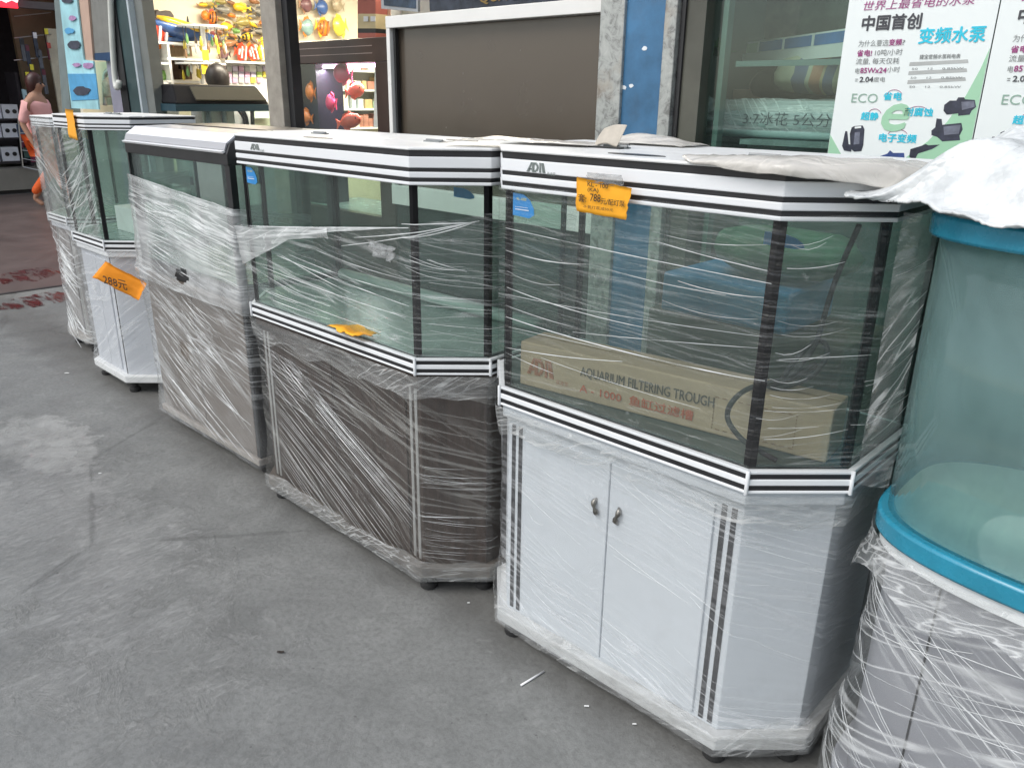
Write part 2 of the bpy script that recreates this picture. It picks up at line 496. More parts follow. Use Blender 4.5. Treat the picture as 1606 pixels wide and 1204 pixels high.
def strands(parent, poly, off, lines, r=0.0011, name='film_fold', seed=1):
    """taut folded ridges of film; lines = [(s0, z0, s1, z1, radius factor)]"""
    f, cum = path_sampler(poly)
    mb = MB()
    rr = random.Random(seed)
    for (s0, z0, s1, z1, k) in lines:
        n = max(5, int(abs(s1 - s0) / 0.05) + 4)
        sag = rr.uniform(0.0, 0.012)
        pts = []; rad = []
        for i in range(n):
            t = i / (n - 1); s = s0 + (s1 - s0) * t; z = z0 + (z1 - z0) * t - sag * 4 * t * (1 - t)
            pa, na = f(s - 0.004); pb, nb = f(s + 0.004)
            p, _ = f(s); nn = (na + nb); nn = nn / max(0.2, nn.length)
            q = p + nn * (off(z) + 0.0045)
            pts.append((q.x, q.y, z)); rad.append(r * k * (0.55 + 0.45 * math.sin(math.pi * min(1, max(0, t * 0.9 + 0.07)))) * rr.uniform(0.9, 1.1))
        mb.tube(pts, rad, 4)
    ob = mb.build(name, strand_mat(), parent, smooth=True)
    stuff(ob)
    return ob

# ------------------------------------------------------------------ shared materials
WHITE = simple('white_laminate', (0.80, 0.815, 0.83), 0.32, var=0.03, scale=3)
WHITE_D = simple('dusty_white', (0.78, 0.785, 0.775), 0.42, var=0.06, scale=5, dirt=0.28)
CABW = simple('white_cabinet', (0.60, 0.635, 0.665), 0.36, var=0.045, scale=2.5, dirt=0.20)
BLACK = simple('black_plastic', (0.018, 0.018, 0.02), 0.35, var=0.3)
BLACK_M = simple('black_silicone', (0.006, 0.006, 0.007), 0.6, var=0.3, bumpv=0.4, spec=0.15)
RUBBER = simple('black_rubber', (0.02, 0.02, 0.02), 0.7)
SILVER = simple('silver_strip', (0.62, 0.62, 0.60), 0.3, metal=0.8, var=0.08)
GREY_CAB = simple('pale_grey_laminate', (0.56, 0.58, 0.62), 0.4, var=0.04, scale=2, dirt=0.15)
BROWN = wood_mat('dark_walnut', (0.022, 0.014, 0.011), (0.062, 0.042, 0.034), 0.42)
PLINTH_D = simple('dusty_plinth', (0.30, 0.27, 0.24), 0.6, var=0.2, scale=12, dirt=0.6)
GLASS = glass('tank_glass', haze=0.022, haze_col=(0.42, 0.50, 0.48))
GLASS_B = glass('tank_back_glass', (0.88, 0.95, 0.92), haze=0.08, haze_col=(0.33, 0.40, 0.37))
ORANGE = simple('orange_paper', (0.95, 0.42, 0.02), 0.75, var=0.06, scale=14)
INK = simple('black_ink', (0.015, 0.014, 0.014), 0.6)
BLUE_S = simple('blue_sticker', (0.03, 0.25, 0.60), 0.3, var=0.15, scale=25)
CARD = simple('cardboard', (0.40, 0.285, 0.195), 0.8, var=0.07, scale=18)
RED_INK = simple('red_ink', (0.45, 0.10, 0.05), 0.7)

# ------------------------------------------------------------------ ground
def sheet(name, mat, x0, y0, x1, y1, z):
    mb = MB().add([(x0, y0, z), (x1, y0, z), (x1, y1, z), (x0, y1, z)], [(0, 1, 2, 3)])
    return struct(mb.build(name, mat, loc=(0, 0, 0)))
sheet('ground', ground_mat(), -120, -120, 120, 120, 0.0)
LANE = simple('lane_concrete', (0.115, 0.088, 0.080), 0.42, var=0.3, scale=2.2, bumpv=0.3)
sheet('lane', LANE, -14.0, -60, -7.02, 60, 0.004)
struct(MB().box((-7.03, -60, -0.02), (-6.985, 2.5, 0.005)).build('gutter', simple('gutter_dark', (0.03, 0.028, 0.028), 0.5), loc=(0, 0, 0)))
sheet('shop_floor', simple('shop_tiles', (0.38, 0.36, 0.33), 0.25, var=0.08, scale=3), -8.0, 2.75, 1.6, 8.4, 0.004)

# ------------------------------------------------------------------ aquariums and cabinets
def octagon(xa, xb, yf, c, d):
    return [(xa, yf), (xb, yf), (xb + c, yf + c), (xb + c, yf + d), (xa - c, yf + d), (xa - c, yf + c)]
def corner_bar(mb, poly, i, z0, z1, w=0.013, t=0.008, out=0.0015):
    n = len(poly)
    V = Vector(poly[i]); a = Vector(poly[i - 1]); b = Vector(poly[(i + 1) % n])
    e1 = (V - a).normalized(); e2 = (b - V).normalized()
    n1 = Vector((e1.y, -e1.x)); n2 = Vector((e2.y, -e2.x))
    k = (n1 + n2) / (1 + n1.dot(n2))
    pts = [V - e1 * w + n1 * out, V + k * out, V + e2 * w + n2 * out, V + e2 * w - n2 * t, V - k * t, V - e1 * w - n1 * t]
    return mb.prism([(p.x, p.y) for p in pts], z0, z1)
def pane(mb, poly, i, z0, z1, t=0.006, trim=0.004):
    n = len(poly)
    a = Vector(poly[i]); b = Vector(poly[(i + 1) % n]); e = (b - a).normalized(); nn = Vector((e.y, -e.x))
    a = a + e * trim; b = b - e * trim
    p = [a, b, b - nn * t, a - nn * t]
    return mb.prism([(q.x, q.y) for q in p], z0, z1)
def foot(parent, x, y, top=0.06):
    MB().lathe((x, y, 0), [(0.024, 0.0), (0.028, 0.004), (0.028, 0.018), (0.018, 0.024), (0.018, top - 0.008), (0.024, top - 0.002), (0.024, top)], 14).build('foot', RUBBER, parent, auto=40)

def make_aquarium(poly, z, label, floor_mat, hood_white=WHITE, slots=(), back_glass=GLASS_B, seal_back=True, glass_m=None):
    r0, r1, h0, h1 = z
    cx = sum(p[0] for p in poly) / len(poly); cy = sum(p[1] for p in poly) / len(poly)
    root = thing('aquarium', label, 'aquarium', (cx, cy, r0), 'aquariums standing in a row along the pavement')
    gm = glass_m or GLASS
    n = len(poly)
    # hood
    hood = MB().prism(offset_poly(poly, -0.003), h0, h1 - 0.001).build('hood', BLACK, root)
    hh = h1 - h0
    for (a, b) in ((0.18, 0.50), (0.615, 0.785), (0.905, 1.0)):
        MB().ring(poly, offset_poly(poly, -0.012), h1 - hh * b, h1 - hh * a).build('trim_band', hood_white, hood, bevel=0.0022)
    y0 = min(p[1] for p in poly); y1 = max(p[1] for p in poly); ym = y0 + (y1 - y0) * 0.46
    front = [p for p in offset_poly(poly, 0.002)]
    top_z = h1 + 0.007
    fr = []; bk = []
    m_ = len(front)
    for i in range(m_):
        p, q = front[i], front[(i + 1) % m_]
        (fr if p[1] < ym else bk).append(p)
        if (p[1] < ym) != (q[1] < ym):
            t = (ym - p[1]) / (q[1] - p[1]); x = p[0] + (q[0] - p[0]) * t
            fr.append((x, ym - 0.003)); bk.append((x, ym + 0.003))
    lidf = MB().prism(fr, h1, top_z).build('lid', WHITE_D, hood, bevel=0.003)
    lidb = MB().prism(bk, h1, top_z).build('lid', WHITE_D, hood, bevel=0.003)
    for (sx, sy, w) in slots:
        out = [(sx + w * math.cos(a) , sy + 0.021 * math.sin(a)) for a in [2 * math.pi * k / 14 for k in range(14)]]
        MB().prism(out, top_z - 0.001, top_z + 0.0012).build('finger_slot', BLACK, hood)
    for hx in (poly[0][0] + 0.16, poly[1][0] - 0.16):
        MB().box((hx - 0.035, ym - 0.013, top_z), (hx + 0.035, ym + 0.013, top_z + 0.004)).tube([(hx - 0.035, ym, top_z + 0.005), (hx + 0.035, ym, top_z + 0.005)], 0.004, 6).build('hinge', simple('grey_hinge', (0.25, 0.26, 0.26), 0.4), hood)
    # lower rim
    rim = MB().prism(offset_poly(poly, -0.003), r0 + 0.001, r1 - 0.001).build('base_rim', BLACK, root)
    rh = r1 - r0
    for (a, b) in ((0.0, 0.14), (0.37, 0.64), (0.87, 1.0)):
        MB().ring(poly, offset_poly(poly, -0.014), r1 - rh * b, r1 - rh * a).build('trim_band', hood_white, rim, bevel=0.002)
    for i in range(n):
        p = offset_poly(poly, 0.0005)[i]
        MB().lathe((p[0], p[1], r0 - 0.002), [(0.0035, 0), (0.0045, 0.002), (0.0045, rh + 0.002), (0.0035, rh + 0.004)], 8).build('corner_trim', hood_white, rim, smooth=True)
    # glass
    gp = offset_poly(poly, -0.016)
    MB().prism(offset_poly(gp, -0.009), r1 - 0.012, r1 + 0.004).build('tank_floor', floor_mat, root)
    for i in range(n):
        e = Vector(poly[(i + 1) % n]) - Vector(poly[i])
        back = abs(e.y) < 1e-6 and e.x < 0
        pane(MB(), gp, i, r1 - 0.004, h0 + 0.004).build('glass_pane', back_glass if back else gm, root)
    for i in range(n):
        if not seal_back and poly[i][1] > y1 - 0.01: continue
        corner_bar(MB(), gp, i, r1 + 0.004, h0 + 0.003).build('corner_seal', BLACK_M, root)
    return root

def make_cabinet(poly, r0, label, body, plinth, stripe, band, doors=True, name_group='cabinets under the row of aquariums', handle=True, inset=0.026):
    cx = sum(p[0] for p in poly) / len(poly); cy = sum(p[1] for p in poly) / len(poly)
    root = thing('aquarium_cabinet', label, 'cabinet', (cx, cy, 0), name_group)
    bp = offset_poly(poly, -inset)
    MB().prism(bp, 0.098, r0 - 0.03).build('carcass', body, root, bevel=0.002)
    MB().prism(offset_poly(poly, -0.010), r0 - 0.032, r0 - 0.0015).build('top_rail', band, root, bevel=0.003)
    MB().prism(offset_poly(poly, 0.001), 0.06, 0.098).build('plinth', plinth, root, bevel=0.004)
    y = bp[0][1]
    xa, xb = bp[0][0], bp[1][0]
    if stripe is not None:
        for s0 in (xa + 0.014, xa + 0.038, xb - 0.050, xb - 0.026):
            MB().box((s0, y - 0.0022, 0.108), (s0 + 0.012, y + 0.004, r0 - 0.055)).build('inlay_strip', stripe, root)
    if doors:
        da, db = xa + 0.064, xb - 0.064
        xm = (da + db) / 2
        for (a, b, s) in ((da, xm - 0.0018, 1), (xm + 0.0018, db, -1)):
            d = MB().box((a, y - 0.007, 0.112), (b, y + 0.002, r0 - 0.058)).build('door', body, root, bevel=0.0025)
            if handle:
                hx = (xm - 0.035) if s == 1 else (xm + 0.032)
                hz = r0 - 0.185
                pts = [(hx + 0.004 * math.sin(t * 6.3) * s, y - 0.009 - 0.008 * math.sin(math.pi * t), hz - 0.024 + 0.048 * t) for t in [k / 8 for k in range(9)]]
                MB().tube(pts, [0.002, 0.005, 0.0075, 0.006, 0.0035, 0.006, 0.0075, 0.005, 0.002], 8).build('handle', simple('pewter', (0.22, 0.21, 0.19), 0.35, metal=0.9, var=0.3, scale=60), d, smooth=True)
    fp = offset_poly(poly, -0.048)
    for p in fp[:4] + [fp[4]]: foot(root, p[0], p[1])
    return root

FL_DARK = simple('tank_floor_dark', (0.06, 0.075, 0.07), 0.4, var=0.2)
FL_PALE = simple('tank_floor_pale', (0.26, 0.33, 0.30), 0.25, var=0.12, scale=4)

# --- the big tank with the orange price note (nearest full one)
C1 = 0.1525
P1 = octagon(-1.352, -0.646, 1.384, C1, 0.50)
Z1 = (0.730, 0.781, 1.282, 1.3675)
aq1 = make_aquarium(P1, Z1, 'large aquarium with white and black striped hood holding a long cardboard box', FL_DARK,
                    slots=((-1.02, 1.455, 0.075), (-0.60, 1.70, 0.075), (-1.30, 1.74, 0.06)))
cab1 = make_cabinet(P1, Z1[0], 'white two-door cabinet with black double stripes under the aquarium with the cardboard box', CABW, simple('scuffed_plinth', (0.62, 0.625, 0.62), 0.5, var=0.08, scale=7, dirt=0.75), BLACK, CABW)
# --- the dark walnut one
P2 = octagon(-2.580, -1.669, 1.362, C1, 0.50)
Z2 = (0.737, 0.786, 1.266, 1.3545)
aq2 = make_aquarium(P2, Z2, 'striped-hood aquarium with film hanging in folds across its empty glass', FL_PALE,
                    slots=((-2.20, 1.44, 0.075), (-1.85, 1.72, 0.07)))
cab2 = make_cabinet(P2, Z2[0], 'dark walnut cabinet with silver stripes wrapped in diagonally stretched film', BROWN, simple('dusty_walnut_plinth', (0.075, 0.058, 0.046), 0.6, var=0.5, scale=16), SILVER, BROWN, handle=False)
# --- white one further left, with orange notes
P4 = octagon(-4.550, -4.130, 1.437, 0.15, 0.47)
Z4 = (0.750, 0.800, 1.318, 1.375)
aq4 = make_aquarium(P4, Z4, 'narrow striped aquarium with a small orange tag on its white hood', FL_PALE)
cab4 = make_cabinet(P4, Z4[0], 'pale grey cabinet with a crumpled orange note on its corner', GREY_CAB, WHITE_D, None, WHITE, handle=False)
MB().box((-4.158, 1.4605, 0.10), (-4.150, 1.466, 0.715)).build('edge_strip', BLACK, cab4)
# --- the farthest one
P5 = octagon(-5.290, -4.985, 1.555, 0.14, 0.47)
Z5 = (0.765, 0.810, 1.300, 1.350)
aq5 = make_aquarium(P5, Z5, 'farthest aquarium of the row with film round its hood', FL_PALE)
cab5 = make_cabinet(P5, Z5[0], 'grey film-wrapped cabinet at the far end of the row', simple('grey_brown_laminate', (0.24, 0.22, 0.21), 0.4, var=0.06), PLINTH_D, SILVER, GREY_CAB, handle=False)

# ADA logos, stickers
LOGO = simple('logo_green_grey', (0.16, 0.19, 0.18), 0.45)
STICK_TXT = simple('sticker_yellow', (0.75, 0.72, 0.2), 0.5)
STICK_W = simple('sticker_white', (0.65, 0.75, 0.85), 0.5)
def logo_on(parent, mat, o, u, v, w, h):
    """slanted A, ring-shaped D and A with scored lines, three small characters after it"""
    o = Vector(o); u = Vector(u); v = Vector(v); n = u.cross(v)
    mb = MB()
    def q(pts): mb.slab([o + u * (x * w) + v * (y * h) for x, y in pts], n * 0.0012)
    rows_ = 9
    for k in range(rows_):                                   # scored letter bodies
        y0, y1 = k / rows_, (k + 0.72) / rows_
        for (a, b, c, d) in ((0.0, 0.20, 0.12, 0.24), (0.24, 0.24, 0.335, 0.335), (0.555, 0.56, 0.64, 0.60), (0.70, 0.62, 0.83, 0.73)):
            xa0 = a + (b - a) * y0; xa1 = a + (b - a) * y1; xb0 = c + (d - c) * y0; xb1 = c + (d - c) * y1
            q([(xa0, y0), (xb0, y0), (xb1, y1), (xa1, y1)])
        yc = (y0 + y1) / 2
        rr = math.sqrt(max(0, 0.25 - (yc - 0.5) ** 2))
        ri = math.sqrt(max(0, 0.09 - (yc - 0.5) ** 2))
        q([(0.34 + 0.36 * ri, y0), (0.34 + 0.36 * rr, y0), (0.34 + 0.36 * rr, y1), (0.34 + 0.36 * ri, y1)])
    q([(0.10, 0.22), (0.22, 0.22), (0.22, 0.36), (0.12, 0.36)])
    mb.build('logo', mat, parent)
    lettering('logo_text', '亚迪亚', mat, parent, o + u * (w * 0.90) - v * (h * 0.22), u, v, width=w * 0.36)
X_, Z_ = Vector((1, 0, 0)), Vector((0, 0, 1))
hood1 = [c for c in aq1.children if c.name.startswith('hood')][0]
hood2 = [c for c in aq2.children if c.name.startswith('hood')][0]
logo_on(hood1, LOGO, (at_y(826, 266, 1.3835).x, 1.3835, 1.3275), X_, Z_, 0.070, 0.0215)
logo_on(hood2, LOGO, (at_y(393, 236, 1.3615).x, 1.3615, 1.316), X_, Z_, 0.070, 0.019)
def sticker(parent, x, y, z, w, h, back=False):
    pts = [(0, 0), (0.78, -0.06), (1.0, 0.10), (0.98, 0.38), (0.80, 0.74), (0.5, 0.97), (0.0, 1.0)]
    st = MB().slab([(x + px * w, y, z + pz * h) for px, pz in pts], (0, -0.001, 0)).build('sticker', BLUE_S, parent)
    if not back:
        lettering('sticker_print', 'KL-1000', STICK_TXT, st, (x + w * 0.2, y - 0.0012, z + h * 0.70), X_, Z_, width=w * 0.45)
        lettering('sticker_print', '--------', STICK_W, st, (x + w * 0.12, y - 0.0012, z + h * 0.38), X_, Z_, width=w * 0.6, height=h * 0.03)
        lettering('sticker_print', '━━━━━', STICK_W, st, (x + w * 0.12, y - 0.0012, z + h * 0.26), X_, Z_, width=w * 0.65, height=h * 0.05)
sticker(aq1, -1.325, 1.398, 1.222, 0.068, 0.052)
sticker(aq2, -2.545, 1.376, 1.205, 0.066, 0.052)
sticker(aq1, -0.905, 1.862, 1.152, 0.105, 0.032, True)
sticker(aq2, -2.02, 1.840, 1.17, 0.10, 0.032, True)

# pale strip lying along the inside of the back glass of tank 2, a dropped orange paper and a leaf of debris
tag(MB().tube([(-2.66, 1.812, 0.812), (-1.60, 1.812, 0.812)], 0.022, 12).build('plastic_tube', simple('pale_tube', (0.45, 0.55, 0.50), 0.35, var=0.06), smooth=True),
    'pale grey plastic tube lying along the back glass inside the walnut-cabinet aquarium', 'tube')
def crumple(pts_uv, o, u, v, n, amp, seed, nx=10, ny=8, name='paper', mat=ORANGE, parent=None, thick=0.0012, curl=0.0):
    """a small sheet of paper or plastic with creases; bilinear in the 4 corner offsets"""
    mb = MB(); mb.uv = []
    o, u, v, n = Vector(o), Vector(u), Vector(v), Vector(n)
    (ax, ay), (bx, by), (cx, cy), (dx, dy) = pts_uv
    for k in range(2):
        for j in range(ny + 1):
            for i in range(nx + 1):
                s, t = i / nx, j / ny
                x = (ax * (1 - s) + bx * s) * (1 - t) + (dx * (1 - s) + cx * s) * t
                y = (ay * (1 - s) + by * s) * (1 - t) + (dy * (1 - s) + cy * s) * t
                edge = 0.04 * noise.noise(Vector((s * 9 + seed, t * 9, 2.2)))
                w = amp * (noise.noise(Vector((s * 4 + seed, t * 4, 1.5))) + 0.6 * noise.noise(Vector((s * 9, t * 9 + seed, 4)))) + curl * (2 * s - 1) ** 2
                if min(s, 1 - s, t, 1 - t) < 0.01: x += edge * abs(bx - ax); y += edge * abs(dy - ay)
                mb.v.append(o + u * x + v * y + n * (w + thick * (1 - k))); mb.uv.append((s, t))
    W = nx + 1; M_ = W * (ny + 1)
    for j in range(ny):
        for i in range(nx):
            a = j * W + i
            mb.f.append((a, a + 1, a + W + 1, a + W)); mb.f.append((M_ + a, M_ + a + W, M_ + a + W + 1, M_ + a + 1))
    for i in range(nx):
        for b in (0, ny * W): mb.f.append((b + i, M_ + b + i, M_ + b + i + 1, b + i + 1))
    for j in range(ny):
        for b in (0, nx): mb.f.append((j * W + b, (j + 1) * W + b, M_ + (j + 1) * W + b, M_ + j * W + b))
    return mb.build(name, mat, parent, smooth=True)
pp = at_z(552, 520, 0.80)
tag(crumple([(-0.09, -0.03), (0.07, -0.04), (0.10, 0.035), (-0.05, 0.04)], pp + Vector((0, 0, 0.006)), X_, Vector((0, 1, 0)), Z_, 0.010, 3, name='paper_note'),
    'crumpled orange paper fallen onto the floor inside an empty aquarium', 'paper')

# --- orange notes
NY = Vector((0, -1, 0))
n_c = at_y(948, 310, 1.352)
note = thing('price_note', 'bright orange handwritten price note taped below the hood logo', 'price note', (n_c.x, 1.352, n_c.z - 0.05))
yN = 1.362
p00 = at_y(904, 331, yN); p10 = at_y(982, 341, yN); p11 = at_y(993, 291, yN); p01 = at_y(906, 278, yN)
u_n = (p11 - p01).normalized(); v_n = (p01 - p00).normalized()
sh = crumple([(0, 0), ((p10 - p00).dot(u_n), (p10 - p00).dot(Z_)), ((p11 - p00).dot(u_n), (p11 - p00).dot(Z_)), ((p01 - p00).dot(u_n), (p01 - p00).dot(Z_))],
             p00, u_n, Z_, NY, 0.0016, 9, name='paper', mat=ORANGE, parent=note, thick=0.0008)
def note_text(s, x, y, x2, h, off=0.01):
    a = at_y(x, y, yN - 0.0045); b = at_y(x2, y + (x2 - x) * 0.13, yN - 0.0045)
    hh = (at_y(x, y - h, yN).z - a.z)
    lettering('handwriting', s, INK, note, a, (b - a), Z_, width=(b - a).length, height=hh, offset=off)
note_text('KL - 100', 922, 292, 954, 8)
note_text('(KA)', 922, 301, 939, 7.5)
note_text('套:', 907, 316, 920, 13, 0.004)
note_text('788', 926, 315, 942, 12)
note_text('元/配灯泵', 943, 320, 980, 10, 0.004)
note_text('不要灯泵减50元', 915, 326, 962, 5.5, 0.0)
tape = crumple([(-0.05, 0), (0.045, 0), (0.04, 0.024), (-0.05, 0.02)], at_y(950, 290, 1.362), u_n, Z_, NY, 0.004, 21, name='tape', mat=film_mat('tape_film', 0.5, 0.16, 0.5, 120, 0.1), parent=note, thick=0.0006)

a = at_y(113, 198, 1.430)
tag(crumple([(-0.06, -0.055), (0.05, -0.065), (0.055, 0.07), (-0.045, 0.075)], at_y(112, 197, 1.427), X_, Z_, NY, 0.003, 5, name='price_tag', mat=simple('amber_paper', (0.90, 0.40, 0.03), 0.75, var=0.05)),
    'small amber tag hanging on the hood of the narrow aquarium', 'price tag')
# crumpled note on the corner of the pale cabinet
qn = at_y(187, 442, 1.432)
note4 = thing('price_note', 'crumpled orange note stuck to the corner of the pale cabinet', 'price note', (qn.x, qn.y, qn.z - 0.06))
du = Vector((0.80, 0.60, 0))
crumple([(-0.12, 0.02), (0.10, -0.085), (0.155, 0.0), (-0.04, 0.10)], qn + Vector((0, -0.012, 0)), du, Z_, Vector((0.6, -0.8, 0)), 0.008, 13, name='paper', mat=simple('deep_orange_paper', (0.90, 0.30, 0.01), 0.7, var=0.06), parent=note4)
lettering('handwriting', '288元', INK, note4, qn + Vector((-0.03, -0.06, -0.005)), du + Vector((0, 0, -0.25)), Z_, width=0.12, height=0.045, offset=0.01)

# --- long cardboard box and lead in tank 1
bx0, by0, bz0, bx1, by1, bz1 = -1.318, 1.424, 0.7862, -0.540, 1.535, 0.903
Mb = Matrix.Translation((bx0, by0, 0)) @ Matrix.Rotation(R(7.2), 4, 'Z') @ Matrix.Translation((-bx0, -by0, 0))
box = thing('cardboard_box', 'long brown cardboard box printed AQUARIUM FILTERING TROUGH lying inside the aquarium', 'box', (bx0, by0, bz0))
MB().box((bx0, by0, bz0), (bx1, by1, bz1), Mb).build('carton', CARD, box, bevel=0.004)
bu = (Mb.to_3x3() @ X_); bn = Mb.to_3x3() @ NY
def bpt(x, z, lift=0.001): return Mb @ Vector((x, by0, z)) + bn * lift
MB().box((bx0 + 0.005, by0 + 0.060, bz1), (bx1 - 0.005, by0 + 0.067, bz1 + 0.0006), Mb).build('flap_seam', simple('seam_brown', (0.25, 0.17, 0.10), 0.8), box)
lettering('print', 'AQUARIUM FILTERING TROUGH', simple('box_print_dark', (0.09, 0.075, 0.06), 0.7), box, bpt(-1.135, 0.845), bu, Z_, width=0.345, height=0.028, offset=0.012)
lettering('print', 'A - 1000  鱼缸过滤槽', RED_INK, box, bpt(-1.135, 0.806), bu, Z_, width=0.30, height=0.025, offset=0.01)
logo_on(box, simple('box_print_red', (0.36, 0.13, 0.07), 0.7), bpt(-1.295, 0.822), bu, Z_, 0.10, 0.045)
dash = MB()
for (xa, za, xb, zb) in ((-0.79, 0.80, -0.79, 0.875), (-0.79, 0.875, -0.61, 0.875), (-0.61, 0.875, -0.61, 0.80), (-0.61, 0.80, -0.79, 0.80)):
    for k in range(10):
        t0, t1 = k / 10, (k + 0.55) / 10
        p, q = bpt(xa + (xb - xa) * t0, za + (zb - za) * t0), bpt(xa + (xb - xa) * t1, za + (zb - za) * t1)
        dash.tube([p, q], 0.0009, 4)
dash.build('dashed_outline', simple('seam_brown2', (0.22, 0.12, 0.07), 0.8), box)
def spline(pts, k=6):
    out = []; P = [Vector(p) for p in pts]; P = [P[0]] + P + [P[-1]]
    for i in range(1, len(P) - 2):
        a, b, c, d = P[i - 1:i + 3]
        for j in range(k):
            t = j / k
            out.append(0.5 * ((2 * b) + (c - a) * t + (2 * a - 5 * b + 4 * c - d) * t * t + (3 * b - a - 3 * c + d) * t ** 3))
    out.append(P[-2]); return out
lead = [at_y(1348, 352, 1.62), at_y(1318, 420, 1.62), at_y(1300, 470, 1.62), at_y(1278, 540, 1.60), at_y(1240, 590, 1.57), at_y(1200, 612, 1.55),
        at_y(1262, 596, 1.56), at_y(1296, 560, 1.60), at_y(1290, 535, 1.62), at_y(1262, 548, 1.62), at_y(1225, 600, 1.57), at_y(1280, 570, 1.60), at_y(1250, 590, 1.58),
        at_y(1180, 607, 1.50), at_y(1150, 628, 1.418), at_y(1141, 655, 1.412), at_y(1160, 685, 1.412), at_y(1190, 706, 1.420), at_y(1218, 722, 1.432)]
tag(MB().tube(spline(lead), 0.0058, 8).build('power_cable', RUBBER, smooth=True), 'black power lead looped over the cardboard box inside the aquarium', 'cable')

# ------------------------------------------------------------------ rectangular tank with the black and silver hood
X3a, X3b, Y3, D3 = -3.655, -2.757, 1.425, 0.45
P3 = [(X3a, Y3), (X3b, Y3), (X3b, Y3 + D3), (X3a, Y3 + D3)]
aq3 = thing('aquarium', 'rectangular aquarium with sloping silver-white lid and black frame, half covered in white film', 'aquarium', ((X3a + X3b) / 2, Y3 + D3 / 2, 0.74), 'aquariums standing in a row along the pavement')
def xprof(mb, prof, x0, x1):
    n = len(prof)
    return mb.add([(x0, y, z) for y, z in prof] + [(x1, y, z) for y, z in prof], [tuple(range(n)), tuple(range(2 * n - 1, n - 1, -1))] + [(i, n + i, n + (i + 1) % n, (i + 1) % n) for i in range(n)])
hood3 = xprof(MB(), [(Y3 - 0.004, 1.243), (Y3 - 0.004, 1.283), (Y3 + 0.012, 1.318), (Y3 + 0.055, 1.346), (Y3 + D3, 1.352), (Y3 + D3, 1.243)], X3a, X3b).build('hood', BLACK, aq3, bevel=0.003)
WSH = simple('gloss_white', (0.82, 0.82, 0.83), 0.18, var=0.02)
xprof(MB(), [(Y3 - 0.010, 1.284), (Y3 - 0.016, 1.292), (Y3 - 0.002, 1.296), (Y3 + 0.006, 1.290)], X3a + 0.006, X3b - 0.016).build('hood_lip', WSH, hood3, bevel=0.001)
xprof(MB(), [(Y3 - 0.003, 1.297), (Y3 + 0.006, 1.320), (Y3 + 0.014, 1.318), (Y3 + 0.006, 1.295)], X3a + 0.006, X3b - 0.016).build('hood_front', simple('silver_grey_paint', (0.40, 0.40, 0.42), 0.4, var=0.03), hood3)
xprof(MB(), [(Y3 + 0.006, 1.3205), (Y3 + 0.050, 1.351), (Y3 + 0.20, 1.3555), (Y3 + 0.20, 1.349), (Y3 + 0.054, 1.345), (Y3 + 0.014, 1.318)], X3a + 0.006, X3b - 0.016).build('hood_cover', WSH, hood3)
xprof(MB(), [(Y3 + 0.215, 1.353), (Y3 + 0.215, 1.3585), (Y3 + D3 - 0.01, 1.3585), (Y3 + D3 - 0.01, 1.352)], X3a + 0.02, X3b - 0.02).build('lid', BLACK, hood3)
for i in range(4):
    pane(MB(), offset_poly(P3, -0.008), i, 0.79, 1.246).build('glass_pane', GLASS_B if i == 2 else GLASS, aq3)
for (x, y) in ((X3a + 0.001, Y3 + 0.001), (X3b - 0.036, Y3 + 0.001), (X3a + 0.001, Y3 + D3 - 0.026), (X3b - 0.036, Y3 + D3 - 0.026)):
    MB().box((x, y, 0.795), (x + (0.012 if x < -3.4 else 0.035), y + 0.025, 1.243)).build('corner_post', BLACK, aq3)
MB().box((X3a, Y3 - 0.002, 0.742), (X3b, Y3 + D3, 0.795)).build('base_rim', BLACK, aq3, bevel=0.003)
MB().box((X3a + 0.02, Y3 + 0.02, 0.795), (X3b - 0.02, Y3 + D3 - 0.02, 0.80)).build('tank_floor', FL_PALE, aq3)
cab3 = thing('aquarium_cabinet', 'grey cabinet under the black-framed aquarium, bundled in torn silvery film', 'cabinet', ((X3a + X3b) / 2, Y3 + D3 / 2, 0), 'cabinets under the row of aquariums')
G3 = simple('warm_grey_laminate', (0.145, 0.118, 0.098), 0.35, var=0.08)
MB().box((X3a + 0.012, Y3 + 0.012, 0.085), (X3b - 0.03, Y3 + D3 - 0.01, 0.7405)).build('carcass', G3, cab3, bevel=0.003)
MB().box((X3b - 0.029, Y3 + 0.006, 0.085), (X3b - 0.002, Y3 + D3 - 0.01, 0.7405)).build('side_panel', BLACK, cab3, bevel=0.003)
MB().box((X3a - 0.002, Y3 - 0.006, 0.055), (X3b + 0.002, Y3 + D3, 0.084)).build('plinth', PLINTH_D, cab3, bevel=0.004)
for k in range(2):
    a = X3a + 0.02 + k * 0.43
    d3 = MB().box((a, Y3 + 0.003, 0.095), (a + 0.425, Y3 + 0.0115, 0.735)).build('door', G3, cab3, bevel=0.002)
for (x, y) in ((X3a + 0.06, Y3 + 0.06), (X3b - 0.05, Y3 + 0.06), (X3b - 0.05, Y3 + D3 - 0.06), (X3a + 0.06, Y3 + D3 - 0.06)): foot(cab3, x, y, 0.055)

